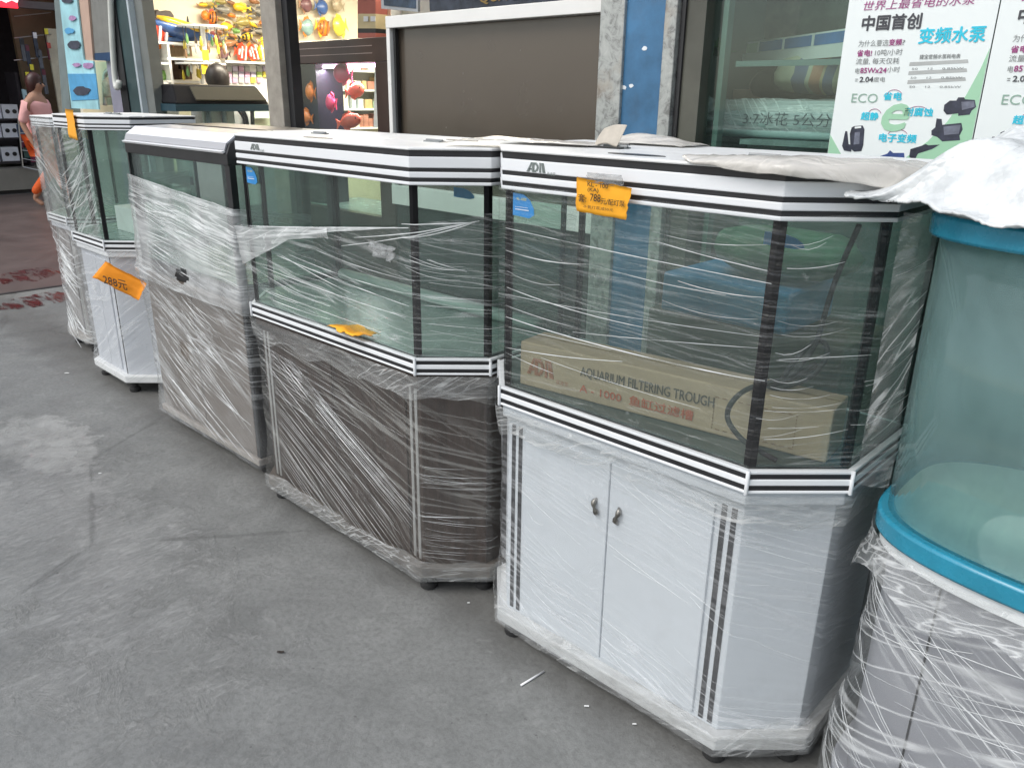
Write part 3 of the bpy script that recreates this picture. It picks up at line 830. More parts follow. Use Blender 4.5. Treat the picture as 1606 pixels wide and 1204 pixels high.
# ------------------------------------------------------------------ bow-fronted tank with blue rims (right edge)
def bow(off=0.0, n=96, e=3.6, cx=0.25, cy=1.65, a=0.690, b=0.28):
    out = []
    a += off; b += off
    for k in range(n):
        t = 2 * math.pi * k / n + math.pi
        c, s = math.cos(t), math.sin(t)
        out.append((cx + a * math.copysign(abs(c) ** (2 / e), c), cy + b * math.copysign(abs(s) ** (2 / e), s)))
    return out
TEAL = simple('teal_plastic', (0.020, 0.24, 0.36), 0.26, var=0.12, scale=14, coat=0.3, bumpv=0.15)
GL0 = glass('hazy_bent_glass', (0.86, 0.945, 0.93), haze=0.20, haze_col=(0.34, 0.50, 0.51))
aq0 = thing('aquarium', 'bow-fronted aquarium with teal blue rims at the right edge', 'aquarium', (0.25, 1.65, 0.70))
MB().ring(bow(-0.012), bow(-0.020), 0.742, 1.285).build('glass_wall', GL0, aq0, smooth=True)
MB().ring(bow(0.004), bow(-0.03), 0.700, 0.742).build('lower_rim', TEAL, aq0, bevel=0.006, auto=50)
MB().ring(bow(0.006), bow(-0.03), 1.272, 1.312).build('upper_rim', TEAL, aq0, bevel=0.006, auto=50)
MB().prism(bow(-0.022), 0.735, 0.748).build('tank_floor', simple('tank_floor_mint', (0.52, 0.64, 0.58), 0.3, var=0.1), aq0)
MB().prism(bow(-0.010), 1.306, 1.33).build('lid', WHITE_D, aq0, bevel=0.004)
cab0 = thing('aquarium_cabinet', 'grey bow-fronted cabinet bundled in shiny film at the lower right', 'cabinet', (0.25, 1.65, 0))
G0 = simple('silver_grey_laminate', (0.27, 0.275, 0.30), 0.35, var=0.05)
MB().prism(bow(-0.030), 0.10, 0.6985).build('carcass', G0, cab0, auto=40)
MB().prism(bow(0.000), 0.03, 0.099).build('plinth', G0, cab0, bevel=0.004, auto=40)
MB().prism(bow(-0.008), 0.672, 0.6995).build('foam_sheet', simple('foam_white', (0.78, 0.80, 0.80), 0.7, var=0.05), cab0)
fb, cb = path_sampler(bow(-0.030)[8:40])
for px_, py_, in ((1452, 1000),):
    g = at_y(1452, 1000, 1.405)
    gy = min(bow(-0.030, 400), key=lambda p: abs(p[0] - g.x) + (10 if p[1] > 1.65 else 0))[1]
    MB().box((g.x - 0.0018, gy - 0.002, 0.10), (g.x + 0.0018, gy + 0.03, 0.67)).build('door_gap', BLACK, cab0)
for (x, y) in ((-0.28, 1.50), (0.7, 1.5), (0.7, 1.82), (-0.28, 1.82)): foot(cab0, x, y, 0.031)

# ------------------------------------------------------------------ stretch film, folds and loose plastic
def open_path(P): return [P[5], P[0], P[1], P[2], P[3]]
def s_of(P, x):      # arc position of a point on the front face
    return (Vector(P[0]) - Vector(P[5])).length + (x - P[0][0])
def px_line(P, yf, x0, y0, x1, y1, k=1.0):
    a = at_y(x0, y0, yf); b = at_y(x1, y1, yf)
    return (s_of(P, a.x), a.z, s_of(P, b.x), b.z, k)
O1 = open_path(P1); O2 = open_path(P2); O4 = open_path(P4); O5 = open_path(P5)
F1U = film_mat('film_over_glass', -0.06, 0.010, 0.16, 70, 0.025, 0.05, width=0.022)
off_u = lambda z: 0.003
film_sheet('film', F1U, aq1, O1, off_u, Z1[1] - 0.006, Z1[2] + 0.012, rows=30, wr=0.0016, seed=2)
yf1 = 1.381
L1 = [px_line(P1, yf1, *q) for q in ((795, 357, 1209, 444, 1.1), (795, 392, 930, 414, 1.1), (930, 414, 1140, 462, 0.7), (797, 450, 1039, 518, 1.1), (795, 461, 1196, 527, 0.6),
     (795, 478, 900, 512, 0.6), (795, 496, 1196, 597, 1.3), (900, 520, 1190, 545, 0.7), (795, 544, 978, 566, 1.0), (850, 560, 1100, 640, 0.6), (1025, 362, 1205, 383, 0.6),
     (1030, 378, 1205, 424, 0.9), (1065, 440, 1200, 466, 0.8), (797, 424, 880, 446, 0.5), (795, 552, 870, 585, 0.6), (800, 512, 960, 548, 0.5), (1040, 470, 1190, 500, 0.5))]
sB1 = 0.2157 + 0.706; sC1 = sB1 + 0.2157
for k in range(17):
    z = rnd.uniform(0.83, 1.25); e = rnd.uniform(0.05, 0.2)
    L1.append((sB1 + rnd.uniform(0.0, 0.03), z, sB1 + e + 0.03, z + rnd.uniform(0.0, 0.022), rnd.uniform(0.35, 0.75)))
for k in range(8):
    z = rnd.uniform(0.82, 1.2)
    L1.append((sC1 + rnd.uniform(-0.05, 0.05), z, sC1 + rnd.uniform(0.12, 0.3), z + rnd.uniform(-0.03, 0.03), rnd.uniform(0.4, 0.7)))
strands(aq1, O1, off_u, L1, 0.00105, seed=4)
F1L = film_mat('film_on_white', -0.16, 0.06, 0.32, 46, 0.05, -0.35, col_=(0.84, 0.86, 0.88), seed=1.3)
def off_l(r0): 
    tab = [(0.05, 0.005), (0.10, 0.004), (0.16, -0.010), (r0 - 0.12, -0.012), (r0 - 0.03, -0.003), (r0 + 0.01, 0.004)]
    return lambda z: interp(tab, z)
film_sheet('film', F1L, cab1, O1, off_l(Z1[0]), 0.062, Z1[0] - 0.002, rows=30, wr=0.0035, seed=5)
L = []
for k in range(30):
    s = rnd.uniform(0.2, 1.0); z = rnd.uniform(0.15, 0.70); ln = rnd.uniform(0.05, 0.28)
    L.append((s, z, s + ln, z - ln * rnd.uniform(0.1, 0.45), rnd.uniform(0.3, 0.6)))
strands(cab1, O1, off_l(Z1[0]), L, 0.0010, seed=8)

# walnut unit
pts_top = [at_y(x, y, 1.36) for x, y in ((391, 357), (465, 356), (555, 358), (600, 357), (649, 353))]
tabt = [(0.0, 1.06), (s_of(P2, pts_top[0].x), pts_top[0].z)] + [(s_of(P2, p.x), p.z) for p in pts_top[1:]]
sB2 = 0.2157 + 0.911
tabt += [(sB2 + 0.2157, 1.195), (sB2 + 0.5, 1.21)]
ztop2 = lambda s: interp(tabt, s) + 0.006 * noise.noise(Vector((s * 14, 0, 3)))
F2U = film_mat('film_folds', -0.30, 0.022, 0.30, 50, 0.03, -0.10, seed=2.2, width=0.03)
def off2(z): return 0.004 + 0.03 * max(0, (z - 0.98)) 
film_sheet('film', F2U, aq2, O2, off2, Z2[1] - 0.006, ztop2, rows=34, wr=0.004, seed=11)
# bunched whitish hem of the film, thickest at its left end
lo = [(0.0, 0.90), (0.216, 0.925), (0.30, 0.955), (0.55, 1.055), (0.75, 1.085)]
F2B = film_mat('film_bunched', 0.16, 0.34, 0.6, 60, 0.06, 0.3, seed=4.1)
pathb = [O2[0], O2[1], (P2[0][0] + 0.56, P2[0][1])]
film_sheet('film_hem', F2B, aq2, pathb, lambda z: 0.012 + 0.05 * max(0, z - 0.95), lambda s: min(interp(lo, s), ztop2(s) - 0.012), lambda s: ztop2(s) + 0.004, rows=14, wr=0.012, seed=14)
L2 = []
for k in range(9):                       # the hem itself, rising to the right
    L2.append((0.17, ztop2(0.2) - 0.006 * k, 0.216 + 0.911 * (1 - 0.04 * k), ztop2(1.1) - 0.004 * k, 1.8 - 0.1 * k))
for q in ((649, 353, 760, 333), (630, 372, 700, 352), (560, 372, 660, 356), (540, 385, 690, 352)):
    a = at_y(q[0], q[1], 1.36); L2.append((min(s_of(P2, a.x), sB2 - 0.02), a.z, sB2 + 0.2 * rnd.uniform(0.75, 1.0), 1.19 - rnd.uniform(0, 0.03), 1.4))
for q in ((437, 400, 645, 480, 1.2), (445, 400, 560, 462, 1.0), (455, 398, 648, 462, 1.0), (412, 417, 640, 497, 1.0), (500, 392, 648, 440, 0.8), (402, 420, 520, 480, 0.8), (420, 455, 600, 520, 0.9), (430, 470, 520, 500, 1.2), (410, 450, 470, 475, 0.8)):
    L2.append(px_line(P2, 1.36, *q))
for k in range(14):
    z = rnd.uniform(0.84, 1.12); L2.append((sB2 + rnd.uniform(-0.02, 0.05), z + 0.012, sB2 + rnd.uniform(0.12, 0.32), z - rnd.uniform(0.0, 0.03), rnd.uniform(0.35, 0.8)))
strands(aq2, O2, off2, L2, 0.0012, seed=12)
F2L = film_mat('film_on_walnut', -0.55, 0.040, 0.28, 40, 0.022, -0.22, col_=(0.55, 0.55, 0.52), seed=6.4, width=0.045)
def off_l2(z): return interp([(0.05, 0.006), (0.10, 0.006), (0.14, 0.0), (0.25, -0.012), (0.60, -0.012), (0.68, -0.003), (0.75, 0.005)], z)
film_sheet('film', F2L, cab2, O2, off_l2, 0.060, Z2[0] - 0.002, rows=30, wr=0.005, seed=17)
L = []
for k in range(44):                      # diagonal fan on the front
    t = k / 43
    s0 = 0.235 + 0.40 * max(0, t - 0.5) + rnd.uniform(0, 0.04); z0 = 0.22 + 0.40 * min(1, t * 1.7) + rnd.uniform(-0.008, 0.008)
    sl = 0.50 + rnd.uniform(-0.025, 0.025)
    s1 = min(1.11 - rnd.uniform(0, 0.12), s0 + (z0 - 0.11) / sl); z1 = z0 - (s1 - s0) * sl
    L.append((s0, z0, s1, z1, rnd.choice((0.45, 0.6, 0.8, 1.0))))
for k in range(26):
    s0 = 0.22 + rnd.uniform(0, 0.1); z0 = rnd.uniform(0.46, 0.70)
    ln = rnd.uniform(0.25, 0.8); L.append((s0, z0, s0 + ln, z0 - ln * (0.10 + 0.25 * (0.70 - z0)) , rnd.choice((0.4, 0.6, 1.0))))
for k in range(26):
    z0 = rnd.choice((0.40, 0.42, 0.38)) + rnd.uniform(-0.02, 0.02) if k < 10 else rnd.uniform(0.13, 0.30)
    L.append((sB2 + rnd.uniform(-0.02, 0.03), z0 + 0.01, sB2 + rnd.uniform(0.13, 0.26), z0 - rnd.uniform(-0.005, 0.015), rnd.uniform(0.4, 0.8)))
strands(cab2, O2, off_l2, L, 0.00072, seed=19)
HEM = film_mat('film_gathered', 0.05, 0.13, 0.45, 70, 0.10, 0.5, col_=(0.72, 0.73, 0.72), seed=12.3)
for (cb_, O_, r0_, sd) in ((cab1, O1, Z1[0], 71), (cab2, O2, Z2[0], 73)):
    ol = off_l(r0_) if cb_ is cab1 else off_l2
    film_sheet('film_hem', HEM, cb_, O_, (lambda z, ol=ol: ol(z) + 0.006), (lambda s, r0_=r0_, sd=sd: r0_ - 0.075 + 0.03 * noise.noise(Vector((s * 8, sd, 0)))), r0_ - 0.001, rows=10, wr=0.006, seed=sd, ds=0.015)
    film_sheet('film_hem', HEM, cb_, O_, (lambda z, ol=ol: ol(z) + 0.004), 0.058, (lambda s, sd=sd: 0.125 + 0.03 * noise.noise(Vector((s * 7, sd, 3)))), rows=10, wr=0.006, seed=sd + 1, ds=0.015)
tag(crumple([(-0.04, -0.01), (0.05, -0.02), (0.06, 0.02), (-0.05, 0.03)], at_y(597, 396, 1.338), X_, Z_, NY, 0.014, 33, name='film_scrap', mat=film_mat('scrap_film', 0.4, 0.34, 0.5, 90, 0.2, seed=9)),
    'small shiny film scrap caught in the film hem in front of empty glass', 'scrap')

# black-framed unit: heavy whitish film
O3 = [(X3a - 0.001, Y3 + D3 * 0.6), (X3a - 0.001, Y3), (X3b + 0.001, Y3), (X3b + 0.001, Y3 + D3 * 0.7)]
s3 = D3 * 0.6
za = at_y(201, 272, Y3).z; zb = at_y(362, 327, Y3).z
ztop3 = lambda s: interp([(0, za), (s3, za), (s3 + 0.9, zb), (s3 + 1.3, zb - 0.06)], s) + 0.006 * noise.noise(Vector((s * 12, 0, 8)))
F3U = film_mat('film_heavy', -0.10, 0.32, 0.50, 42, 0.04, -0.22, seed=7.7)
off3 = lambda z: interp([(0.05, 0.012), (0.09, 0.010), (0.15, 0.004), (0.5, 0.004), (0.66, 0.012), (0.74, 0.026), (0.80, 0.012), (1.1, 0.005)], z)
h_c = at_y(291, 432, Y3); h_d = at_y(291, 549, Y3)
def hole3(s, z):
    x = X3a + (s - s3)
    return ((x - h_c.x) / 0.055) ** 2 + ((z - h_c.z) / 0.030) ** 2 < 1 + 0.7 * noise.noise(Vector((x * 30, z * 30, 1)))
film_sheet('film', F3U, aq3, O3, off3, 0.70, ztop3, rows=40, wr=0.007, seed=23, ds=0.02, gap=hole3)
F3L = film_mat('film_medium', -0.42, 0.10, 0.42, 44, 0.04, -0.12, seed=8.8)
def hole3b(s, z):
    x = X3a + (s - s3)
    return ((x - h_d.x) / 0.05) ** 2 + ((z - h_d.z) / 0.05) ** 2 < 0.7 + 0.9 * noise.noise(Vector((x * 25, z * 25, 4)))
film_sheet('film', F3L, cab3, O3, off3, 0.052, 0.715, rows=44, wr=0.006, seed=29, ds=0.02, gap=hole3b)
L = []
for k in range(46):
    s0 = s3 + rnd.uniform(-0.02, 0.35); z0 = rnd.uniform(0.74, za - 0.02); ln = rnd.uniform(0.2, 0.55); z1 = z0 - ln * rnd.uniform(0.05, 0.22)
    if z0 < ztop3(s0) - 0.01 and z1 < ztop3(s0 + ln): L.append((s0, z0, s0 + ln, z1, rnd.uniform(0.5, 1.2)))
for k in range(7): L.append((s3, ztop3(s3) - 0.004 * k, s3 + 0.9, ztop3(s3 + 0.9) - 0.004 * k, 1.3))
strands(aq3, O3, off3, L, 0.0013, seed=31)
L = []
for k in range(60):
    s0 = s3 + rnd.uniform(0.0, 0.5); z0 = rnd.uniform(0.2, 0.70); ln = rnd.uniform(0.15, 0.5); L.append((s0, z0, min(s0 + ln, s3 + 0.9), max(0.08, z0 - ln * rnd.uniform(0.2, 0.75)), rnd.uniform(0.4, 1.1)))
strands(cab3, O3, off3, L, 0.0013, seed=37)
# film on the two farthest units
F4 = film_mat('film_thin', 0.6, 0.05, 0.4, 40, 0.05, 0.2, seed=3.3)
film_sheet('film', F4, aq4, O4[:3], off_u, Z4[0] + 0.05, Z4[2], rows=20, wr=0.003, seed=41)
L = [(0.212 + rnd.uniform(-0.02, 0.12), z, 0.212 + rnd.uniform(0.25, 0.42), z + rnd.uniform(0.08, 0.2), rnd.uniform(0.7, 1.6)) for z in [rnd.uniform(0.86, 1.1) for _ in range(16)]]
strands(aq4, O4, off_u, L, 0.0022, seed=43)
F5 = film_mat('film_far', -0.5, 0.14, 0.5, 36, 0.05, 0.3, seed=5.5)
film_sheet('film', F4, cab4, O4, off_l(Z4[0]), 0.062, Z4[0], rows=20, wr=0.003, seed=44)
film_sheet('film', F5, aq5, O5, off_u, Z5[0], Z5[3] + 0.004, rows=20, wr=0.006, seed=45)
film_sheet('film', F5, cab5, O5, off_l(Z5[0]), 0.062, Z5[0], rows=20, wr=0.004, seed=47)
L = []
for k in range(46):
    s0 = rnd.uniform(0.15, 0.3); z0 = rnd.uniform(0.15, 0.74); L.append((s0, z0, s0 + rnd.uniform(0.1, 0.3), z0 - rnd.uniform(0.02, 0.16), rnd.uniform(0.7, 1.5)))
strands(cab5, O5, off_l(Z5[0]), L, 0.0020, seed=49)
tag(MB().box((-4.42, 1.62, 0.8035), (-4.10, 1.80, 0.93)).build('white_box', WHITE_D, bevel=0.004), 'white box lying inside the narrow far aquarium with the amber tag', 'box')
tag(crumple([(-0.10, -0.05), (0.10, -0.05), (0.12, 0.06), (-0.09, 0.05)], (-4.02, 1.76, 0.812), X_, Vector((0, 1, 0)), Z_, 0.02, 51, name='paper_sheet', mat=WHITE_D), 'creased white paper lying on the floor of the narrow aquarium', 'paper')

# bow-fronted unit: film on cabinet, skirt under the rim, crumpled film at its side, bubble wrap on top
BP = bow(-0.02)
PB = BP[-14:] + BP[:44]
F0 = film_mat('film_silver', -0.55, 0.06, 0.42, 30, 0.035, 0.35, seed=1.9, width=0.04)
off0 = lambda z: interp([(0.0, 0.045), (0.12, 0.040), (0.30, 0.020), (0.42, 0.012), (0.55, 0.006), (0.70, 0.012)], z)
film_sheet('film', F0, cab0, PB, off0, 0.004, 0.69, rows=40, wr=0.010, seed=53, ds=0.02)
fz, cb = path_sampler(PB)
tot0 = cb[-1]
sL = cb[14]
L = []
for k in range(70):
    s0 = sL + rnd.uniform(0.05, 0.55); z0 = rnd.uniform(0.12, 0.66); ln = rnd.uniform(0.12, 0.5)
    z1 = z0 - ln * rnd.uniform(0.3, 0.9) if k % 4 else z0 + ln * rnd.uniform(0.1, 0.4)
    L.append((s0, z0, min(s0 + ln, tot0 - 0.05), min(0.68, max(0.05, z1)), rnd.uniform(0.35, 0.95)))
strands(cab0, PB, off0, L, 0.0011, seed=57)
F0S = film_mat('film_skirt', 0.3, 0.13, 0.42, 60, 0.2, 1.2, seed=2.7)
zsk = lambda s: 0.615 + 0.035 * noise.noise(Vector((s * 9, 0, 6))) + 0.05 * math.exp(-((s - sL - 0.22) / 0.05) ** 2) * 0 - 0.04 * math.exp(-((s - sL - 0.06) / 0.06) ** 2)
film_sheet('film_skirt', F0S, cab0, PB, lambda z: 0.030 + 0.14 * max(0, 0.68 - z), zsk, 0.698, rows=14, wr=0.010, seed=59, ds=0.015)
F0G = film_mat('film_side', 1.1, 0.06, 0.34, 45, 0.12, 0.5, seed=3.9)
film_sheet('film', F0G, aq0, [(-0.489, 1.548), (-0.462, 1.552), (-0.436, 1.572)], lambda z: 0.004 * math.sin(z * 17), 0.755, 1.30, rows=60, wr=0.009, seed=61, ds=0.008)
# bubble wrap
BW, nt, b, out = new_mat('bubble_wrap')
b.inputs['Base Color'].default_value = (0.86, 0.87, 0.87, 1); b.inputs['Roughness'].default_value = 0.25
b.inputs['Subsurface Weight'].default_value = 0.25; b.inputs['Subsurface Radius'].default_value = (0.01, 0.01, 0.01)
tcb = nt.nodes.new('ShaderNodeTexCoord')
nzb = noise_n(nt, tcb.outputs['Object'], 14, 5, 0.6)
nt.links.new(ramp(nt, nzb, [(0.3, (0.52, 0.54, 0.54)), (0.6, (0.74, 0.76, 0.76))]), b.inputs['Base Color'])
vo = N(nt, 'ShaderNodeTexVoronoi', Scale=85); nt.links.new(tcb.outputs['Object'], vo.inputs['Vector'])
bump(nt, math_n(nt, 'SUBTRACT', 1.0, vo.outputs['Distance']), 0.35, 0.005, b)
mb = MB()
na, nr = 260, 64
for j in range(nr + 1):
    r = 0.02 + 1.07 * j / nr
    for i in range(na + 1):
        t = math.pi * (0.62 + 1.02 * i / na)
        c, s = math.cos(t), math.sin(t)
        e = 3.4
        ux, uy = math.copysign(abs(c) ** (2 / e), c), math.copysign(abs(s) ** (2 / e), s)
        fold = noise.noise(Vector((t * 3.1, r * 1.5, 4.2)))
        tip = max(0, (r - 0.80) / 0.29) ** 1.3 * math.exp(-((t - math.pi * 1.05) / 0.20) ** 2)
        x = 0.25 + ux * (0.677 * r * 1.03 + 0.045 * tip); y = 1.65 + uy * 0.285 * r * 1.02 - 0.13 * tip
        q_ = min(1.0, max(0.0, (r - 0.84 - 0.05 * fold) / 0.25)); q_ = q_ * q_ * (3 - 2 * q_)
        z = 1.428 - 0.108 * q_ + 0.030 * noise.noise(Vector((x * 6, y * 9, 2))) * (1 - 0.4 * q_) + 0.016 * abs(noise.noise(Vector((x * 13, y * 17, 7)))) + 0.02 * tip
        # rows of air bubbles
        hx = x / 0.011; hy = y / 0.0095; hx += 0.5 * (int(math.floor(hy)) & 1)
        dx, dy = hx - math.floor(hx) - 0.5, hy - math.floor(hy) - 0.5
        z += 0.0032 * max(0.0, 1 - 4 * (dx * dx + dy * dy))
        mb.v.append(Vector((x, y, max(z, 1.316 if r > 0.98 else 1.334))))
for j in range(nr):
    for i in range(na):
        k = j * (na + 1) + i
        mb.f.append((k, k + na + 1, k + na + 2, k + 1))
bw = mb.build('bubble_wrap', BW, None, smooth=True)
so = bw.modifiers.new('thick', 'SOLIDIFY'); so.thickness = 0.004; so.offset = -1
tag(bw, 'white bubble wrap heaped over the teal-rimmed aquarium', 'bubble wrap')
# dusty plastic lying on the hoods
DUSTP = film_mat('dusty_plastic', 0.3, 0.72, 0.3, 40, 0.2, 1.0, col_=(0.66, 0.63, 0.58), seed=6.6)
def drape(name, label, pts, seed, amp=0.006, cat='plastic sheet', mat=DUSTP, nx=26, ny=14):
    """a limp sheet given by a grid of rows of 3D points (coarse), subdivided and creased"""
    mb = MB(); mb.uv = []
    rows_ = [spline(r, 6) for r in pts]
    W = len(rows_[0]); cols_ = [spline([r[i] for r in rows_], 5) for i in range(W)]
    Hn = len(cols_[0])
    for i in range(W):
        for j in range(Hn):
            p = cols_[i][j]
            q = p + Vector((0.3, -0.6, 0.8)) * (amp * (noise.noise(p * 22 + Vector((seed, 0, 0))) + 0.5 * noise.noise(p * 55)))
            mb.v.append(q); mb.uv.append((p.x + seed, p.y + p.z))
    for i in range(W - 1):
        for j in range(Hn - 1):
            mb.f.append((i * Hn + j, (i + 1) * Hn + j, (i + 1) * Hn + j + 1, i * Hn + j + 1))
    o = mb.build(name, mat, None, smooth=True)
    so = o.modifiers.new('thick', 'SOLIDIFY'); so.thickness = 0.0012
    tag(o, label, cat)
    return o
zt = Z1[3] + 0.012
drape('plastic_sheet', 'dusty plastic sheet draped over the hood edge beside the bubble wrap',
      [[(-0.86, 1.52, zt), (-0.72, 1.50, zt + 0.004), (-0.60, 1.55, zt + 0.006), (-0.50, 1.62, zt + 0.004), (-0.45, 1.66, zt)],
       [(-0.88, 1.42, zt + 0.002), (-0.74, 1.40, zt + 0.010), (-0.64, 1.42, zt + 0.014), (-0.52, 1.53, zt + 0.010), (-0.46, 1.58, zt)],
       [(-0.84, 1.372, zt - 0.001), (-0.73, 1.366, zt + 0.003), (-0.628, 1.372, zt + 0.001), (-0.510, 1.488, zt - 0.004), (-0.468, 1.535, zt - 0.012)],
       [(-0.82, 1.370, zt - 0.006), (-0.72, 1.364, zt - 0.014), (-0.626, 1.369, zt - 0.016), (-0.505, 1.482, zt - 0.034), (-0.463, 1.525, zt - 0.058)]], 3)
drape('plastic_sheet', 'rumpled plastic strip lying where the two large striped hoods meet',
      [[(-1.66, 1.47, zt - 0.008), (-1.55, 1.52, zt + 0.002), (-1.42, 1.52, zt + 0.003), (-1.25, 1.56, zt + 0.002)],
       [(-1.68, 1.52, zt - 0.006), (-1.56, 1.56, zt + 0.010), (-1.42, 1.58, zt + 0.006), (-1.22, 1.62, zt + 0.004)],
       [(-1.66, 1.58, zt - 0.008), (-1.54, 1.62, zt + 0.002), (-1.40, 1.66, zt + 0.003), (-1.20, 1.68, zt + 0.002)]], 8, 0.005)
drape('plastic_sheet', 'thin plastic sheet rising in a low hump at the back of a white hood',
      [[(-1.36, 1.76, zt + 0.001), (-1.28, 1.76, zt + 0.001), (-1.18, 1.76, zt + 0.001), (-1.10, 1.76, zt)],
       [(-1.36, 1.80, zt + 0.004), (-1.27, 1.81, zt + 0.022), (-1.18, 1.81, zt + 0.018), (-1.09, 1.80, zt + 0.004)],
       [(-1.36, 1.86, zt), (-1.26, 1.87, zt + 0.004), (-1.17, 1.87, zt + 0.004), (-1.08, 1.86, zt)]], 15, 0.004)
g = at_y(952, 226, 1.60)
gx, gz = g.x, zt - 0.004
drape('plastic_flap', 'stiff grey-beige plastic flap standing up on the white hood',
      [[(gx - 0.035, 1.595, gz + 0.003), (gx - 0.005, 1.600, gz + 0.009), (gx + 0.018, 1.604, gz + 0.003), (gx + 0.026, 1.604, gz + 0.003)],
       [(gx - 0.030, 1.600, gz + 0.020), (gx - 0.004, 1.606, gz + 0.029), (gx + 0.022, 1.610, gz + 0.028), (gx + 0.034, 1.610, gz + 0.026)],
       [(gx - 0.016, 1.606, gz + 0.043), (gx + 0.006, 1.612, gz + 0.052), (gx + 0.030, 1.616, gz + 0.054), (gx + 0.044, 1.616, gz + 0.052)]], 21, 0.002, 'plastic scrap', simple('beige_plastic', (0.50, 0.45, 0.38), 0.5, var=0.15, scale=30))
MB_ = MB().box((gx - 0.045, 1.585, gz - 0.0005), (gx + 0.05, 1.606, gz + 0.003))
tag(MB_.build('dark_clip', BLACK), 'thin dark strip under the upright plastic flap on the hood', 'strip')

# ------------------------------------------------------------------ litter on the ground
tag(MB().tube([at_z(817, 1074, 0.004), at_z(853, 1052, 0.004)], 0.0028, 8).build('straw', WSH, smooth=True), 'thin white stick lying on the concrete before the white cabinet', 'stick')
k_ = 0
for (x, y, w, mt, lb) in ((440, 1022, 0.010, simple('twig', (0.03, 0.022, 0.018), 0.8), 'dark twig fragment lying alone on the concrete'),
                          (920, 1107, 0.006, WHITE_D, 'white paper crumb near the white cabinet, between the stick and the plinth'),
                          (995, 1135, 0.005, WHITE_D, 'white paper crumb right beside the front plinth edge'),
                          (735, 945, 0.004, WHITE_D, 'tiny white crumb below the walnut cabinet feet'),
                          (157, 742, 0.006, WHITE_D, 'white crumb on the concrete at the left'),
                          (105, 585, 0.012, WHITE_D, 'pale scrap near the foot of the farthest cabinet')):
    p = at_z(x, y, 0.0035)
    tag(crumple([(-w, -w * 0.3), (w, -w * 0.3), (w * 0.9, w * 0.35), (-w, w * 0.3)], p, RIGHT - Vector((0, 0, RIGHT.z)), Vector((-RIGHT.y, RIGHT.x, 0)), Z_, w * 0.12, k_ * 3.3, 5, 4, 'litter', mt, thick=0.002), lb, 'litter')
    k_ += 1
PUD, nt, b, out = new_mat('puddle_red_reflection')  # reflection of the red neon sign, painted into the puddle colour
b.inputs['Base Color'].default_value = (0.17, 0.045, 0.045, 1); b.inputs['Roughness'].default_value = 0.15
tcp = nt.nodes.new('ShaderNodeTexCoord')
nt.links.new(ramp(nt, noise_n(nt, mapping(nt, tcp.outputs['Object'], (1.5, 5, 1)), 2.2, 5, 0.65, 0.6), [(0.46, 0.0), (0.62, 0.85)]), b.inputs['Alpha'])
for (x0, y0, x1, y1, lb) in ((0, 433, 92, 431, 'wet patch with painted red sign reflection along the edge of the lane'), (28, 468, 95, 475, 'small puddle with painted red sign reflection beside the farthest cabinet')):
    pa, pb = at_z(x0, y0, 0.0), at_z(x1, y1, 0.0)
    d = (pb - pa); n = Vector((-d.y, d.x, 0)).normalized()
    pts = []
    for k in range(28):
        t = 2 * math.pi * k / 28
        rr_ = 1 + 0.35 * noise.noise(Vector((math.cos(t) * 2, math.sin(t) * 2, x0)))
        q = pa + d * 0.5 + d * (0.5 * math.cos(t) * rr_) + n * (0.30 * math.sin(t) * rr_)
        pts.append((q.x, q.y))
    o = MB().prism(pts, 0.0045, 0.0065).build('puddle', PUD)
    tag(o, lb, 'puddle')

# ------------------------------------------------------------------ the shop behind
WALL_W = simple('cream_wall', (0.72, 0.66, 0.52), 0.7, var=0.06, scale=2)
WALL_D = simple('dim_wall', (0.10, 0.105, 0.09), 0.7, var=0.5, scale=2.2)
STEEL = simple('painted_header', (0.45, 0.46, 0.46), 0.5, var=0.1)
shop = thing('shop_building', 'open-fronted aquarium shop behind the row, warmly lit inside', 'shop', (-3.2, 5.5, 0))
MB().box((-8.12, 2.80, 0), (-8.02, 8.5, 2.799)).build('end_wall', WALL_W, shop)
MB().box((-8.02, 8.4, 0), (1.6, 8.5, 3.0)).build('back_wall', WALL_W, shop)
MB().box((-8.4, 2.70, 2.80), (1.8, 8.6, 2.9)).build('ceiling', simple('ceiling_white', (0.7, 0.7, 0.68), 0.8), shop)
MB().box((-8.4, 2.58, 2.803), (1.8, 2.695, 3.7)).build('signboard', simple('signboard_blue', (0.05, 0.14, 0.3), 0.5), shop)
MB().box((-1.86, 2.70, 0), (-1.78, 8.4, 2.80)).build('partition_wall', WALL_D, shop)
MB().box((-1.78, 4.2, 0), (1.6, 4.3, 2.80)).build('partition_wall', WALL_D, shop)
KP = simple('kick_panel_grey', (0.24, 0.25, 0.245), 0.55, var=0.2, scale=4)
for (xa_, xb_, zz_) in ((-7.98, -6.47, 1.22), (-5.979, -4.409, 1.06)):
    MB().box((xa_, 2.68, 0), (xb_, 2.72, zz_)).build('kick_panel', KP, shop)
MB().box((1.6, 2.62, 0), (1.7, 8.5, 2.8)).build('end_wall', WALL_D, shop)
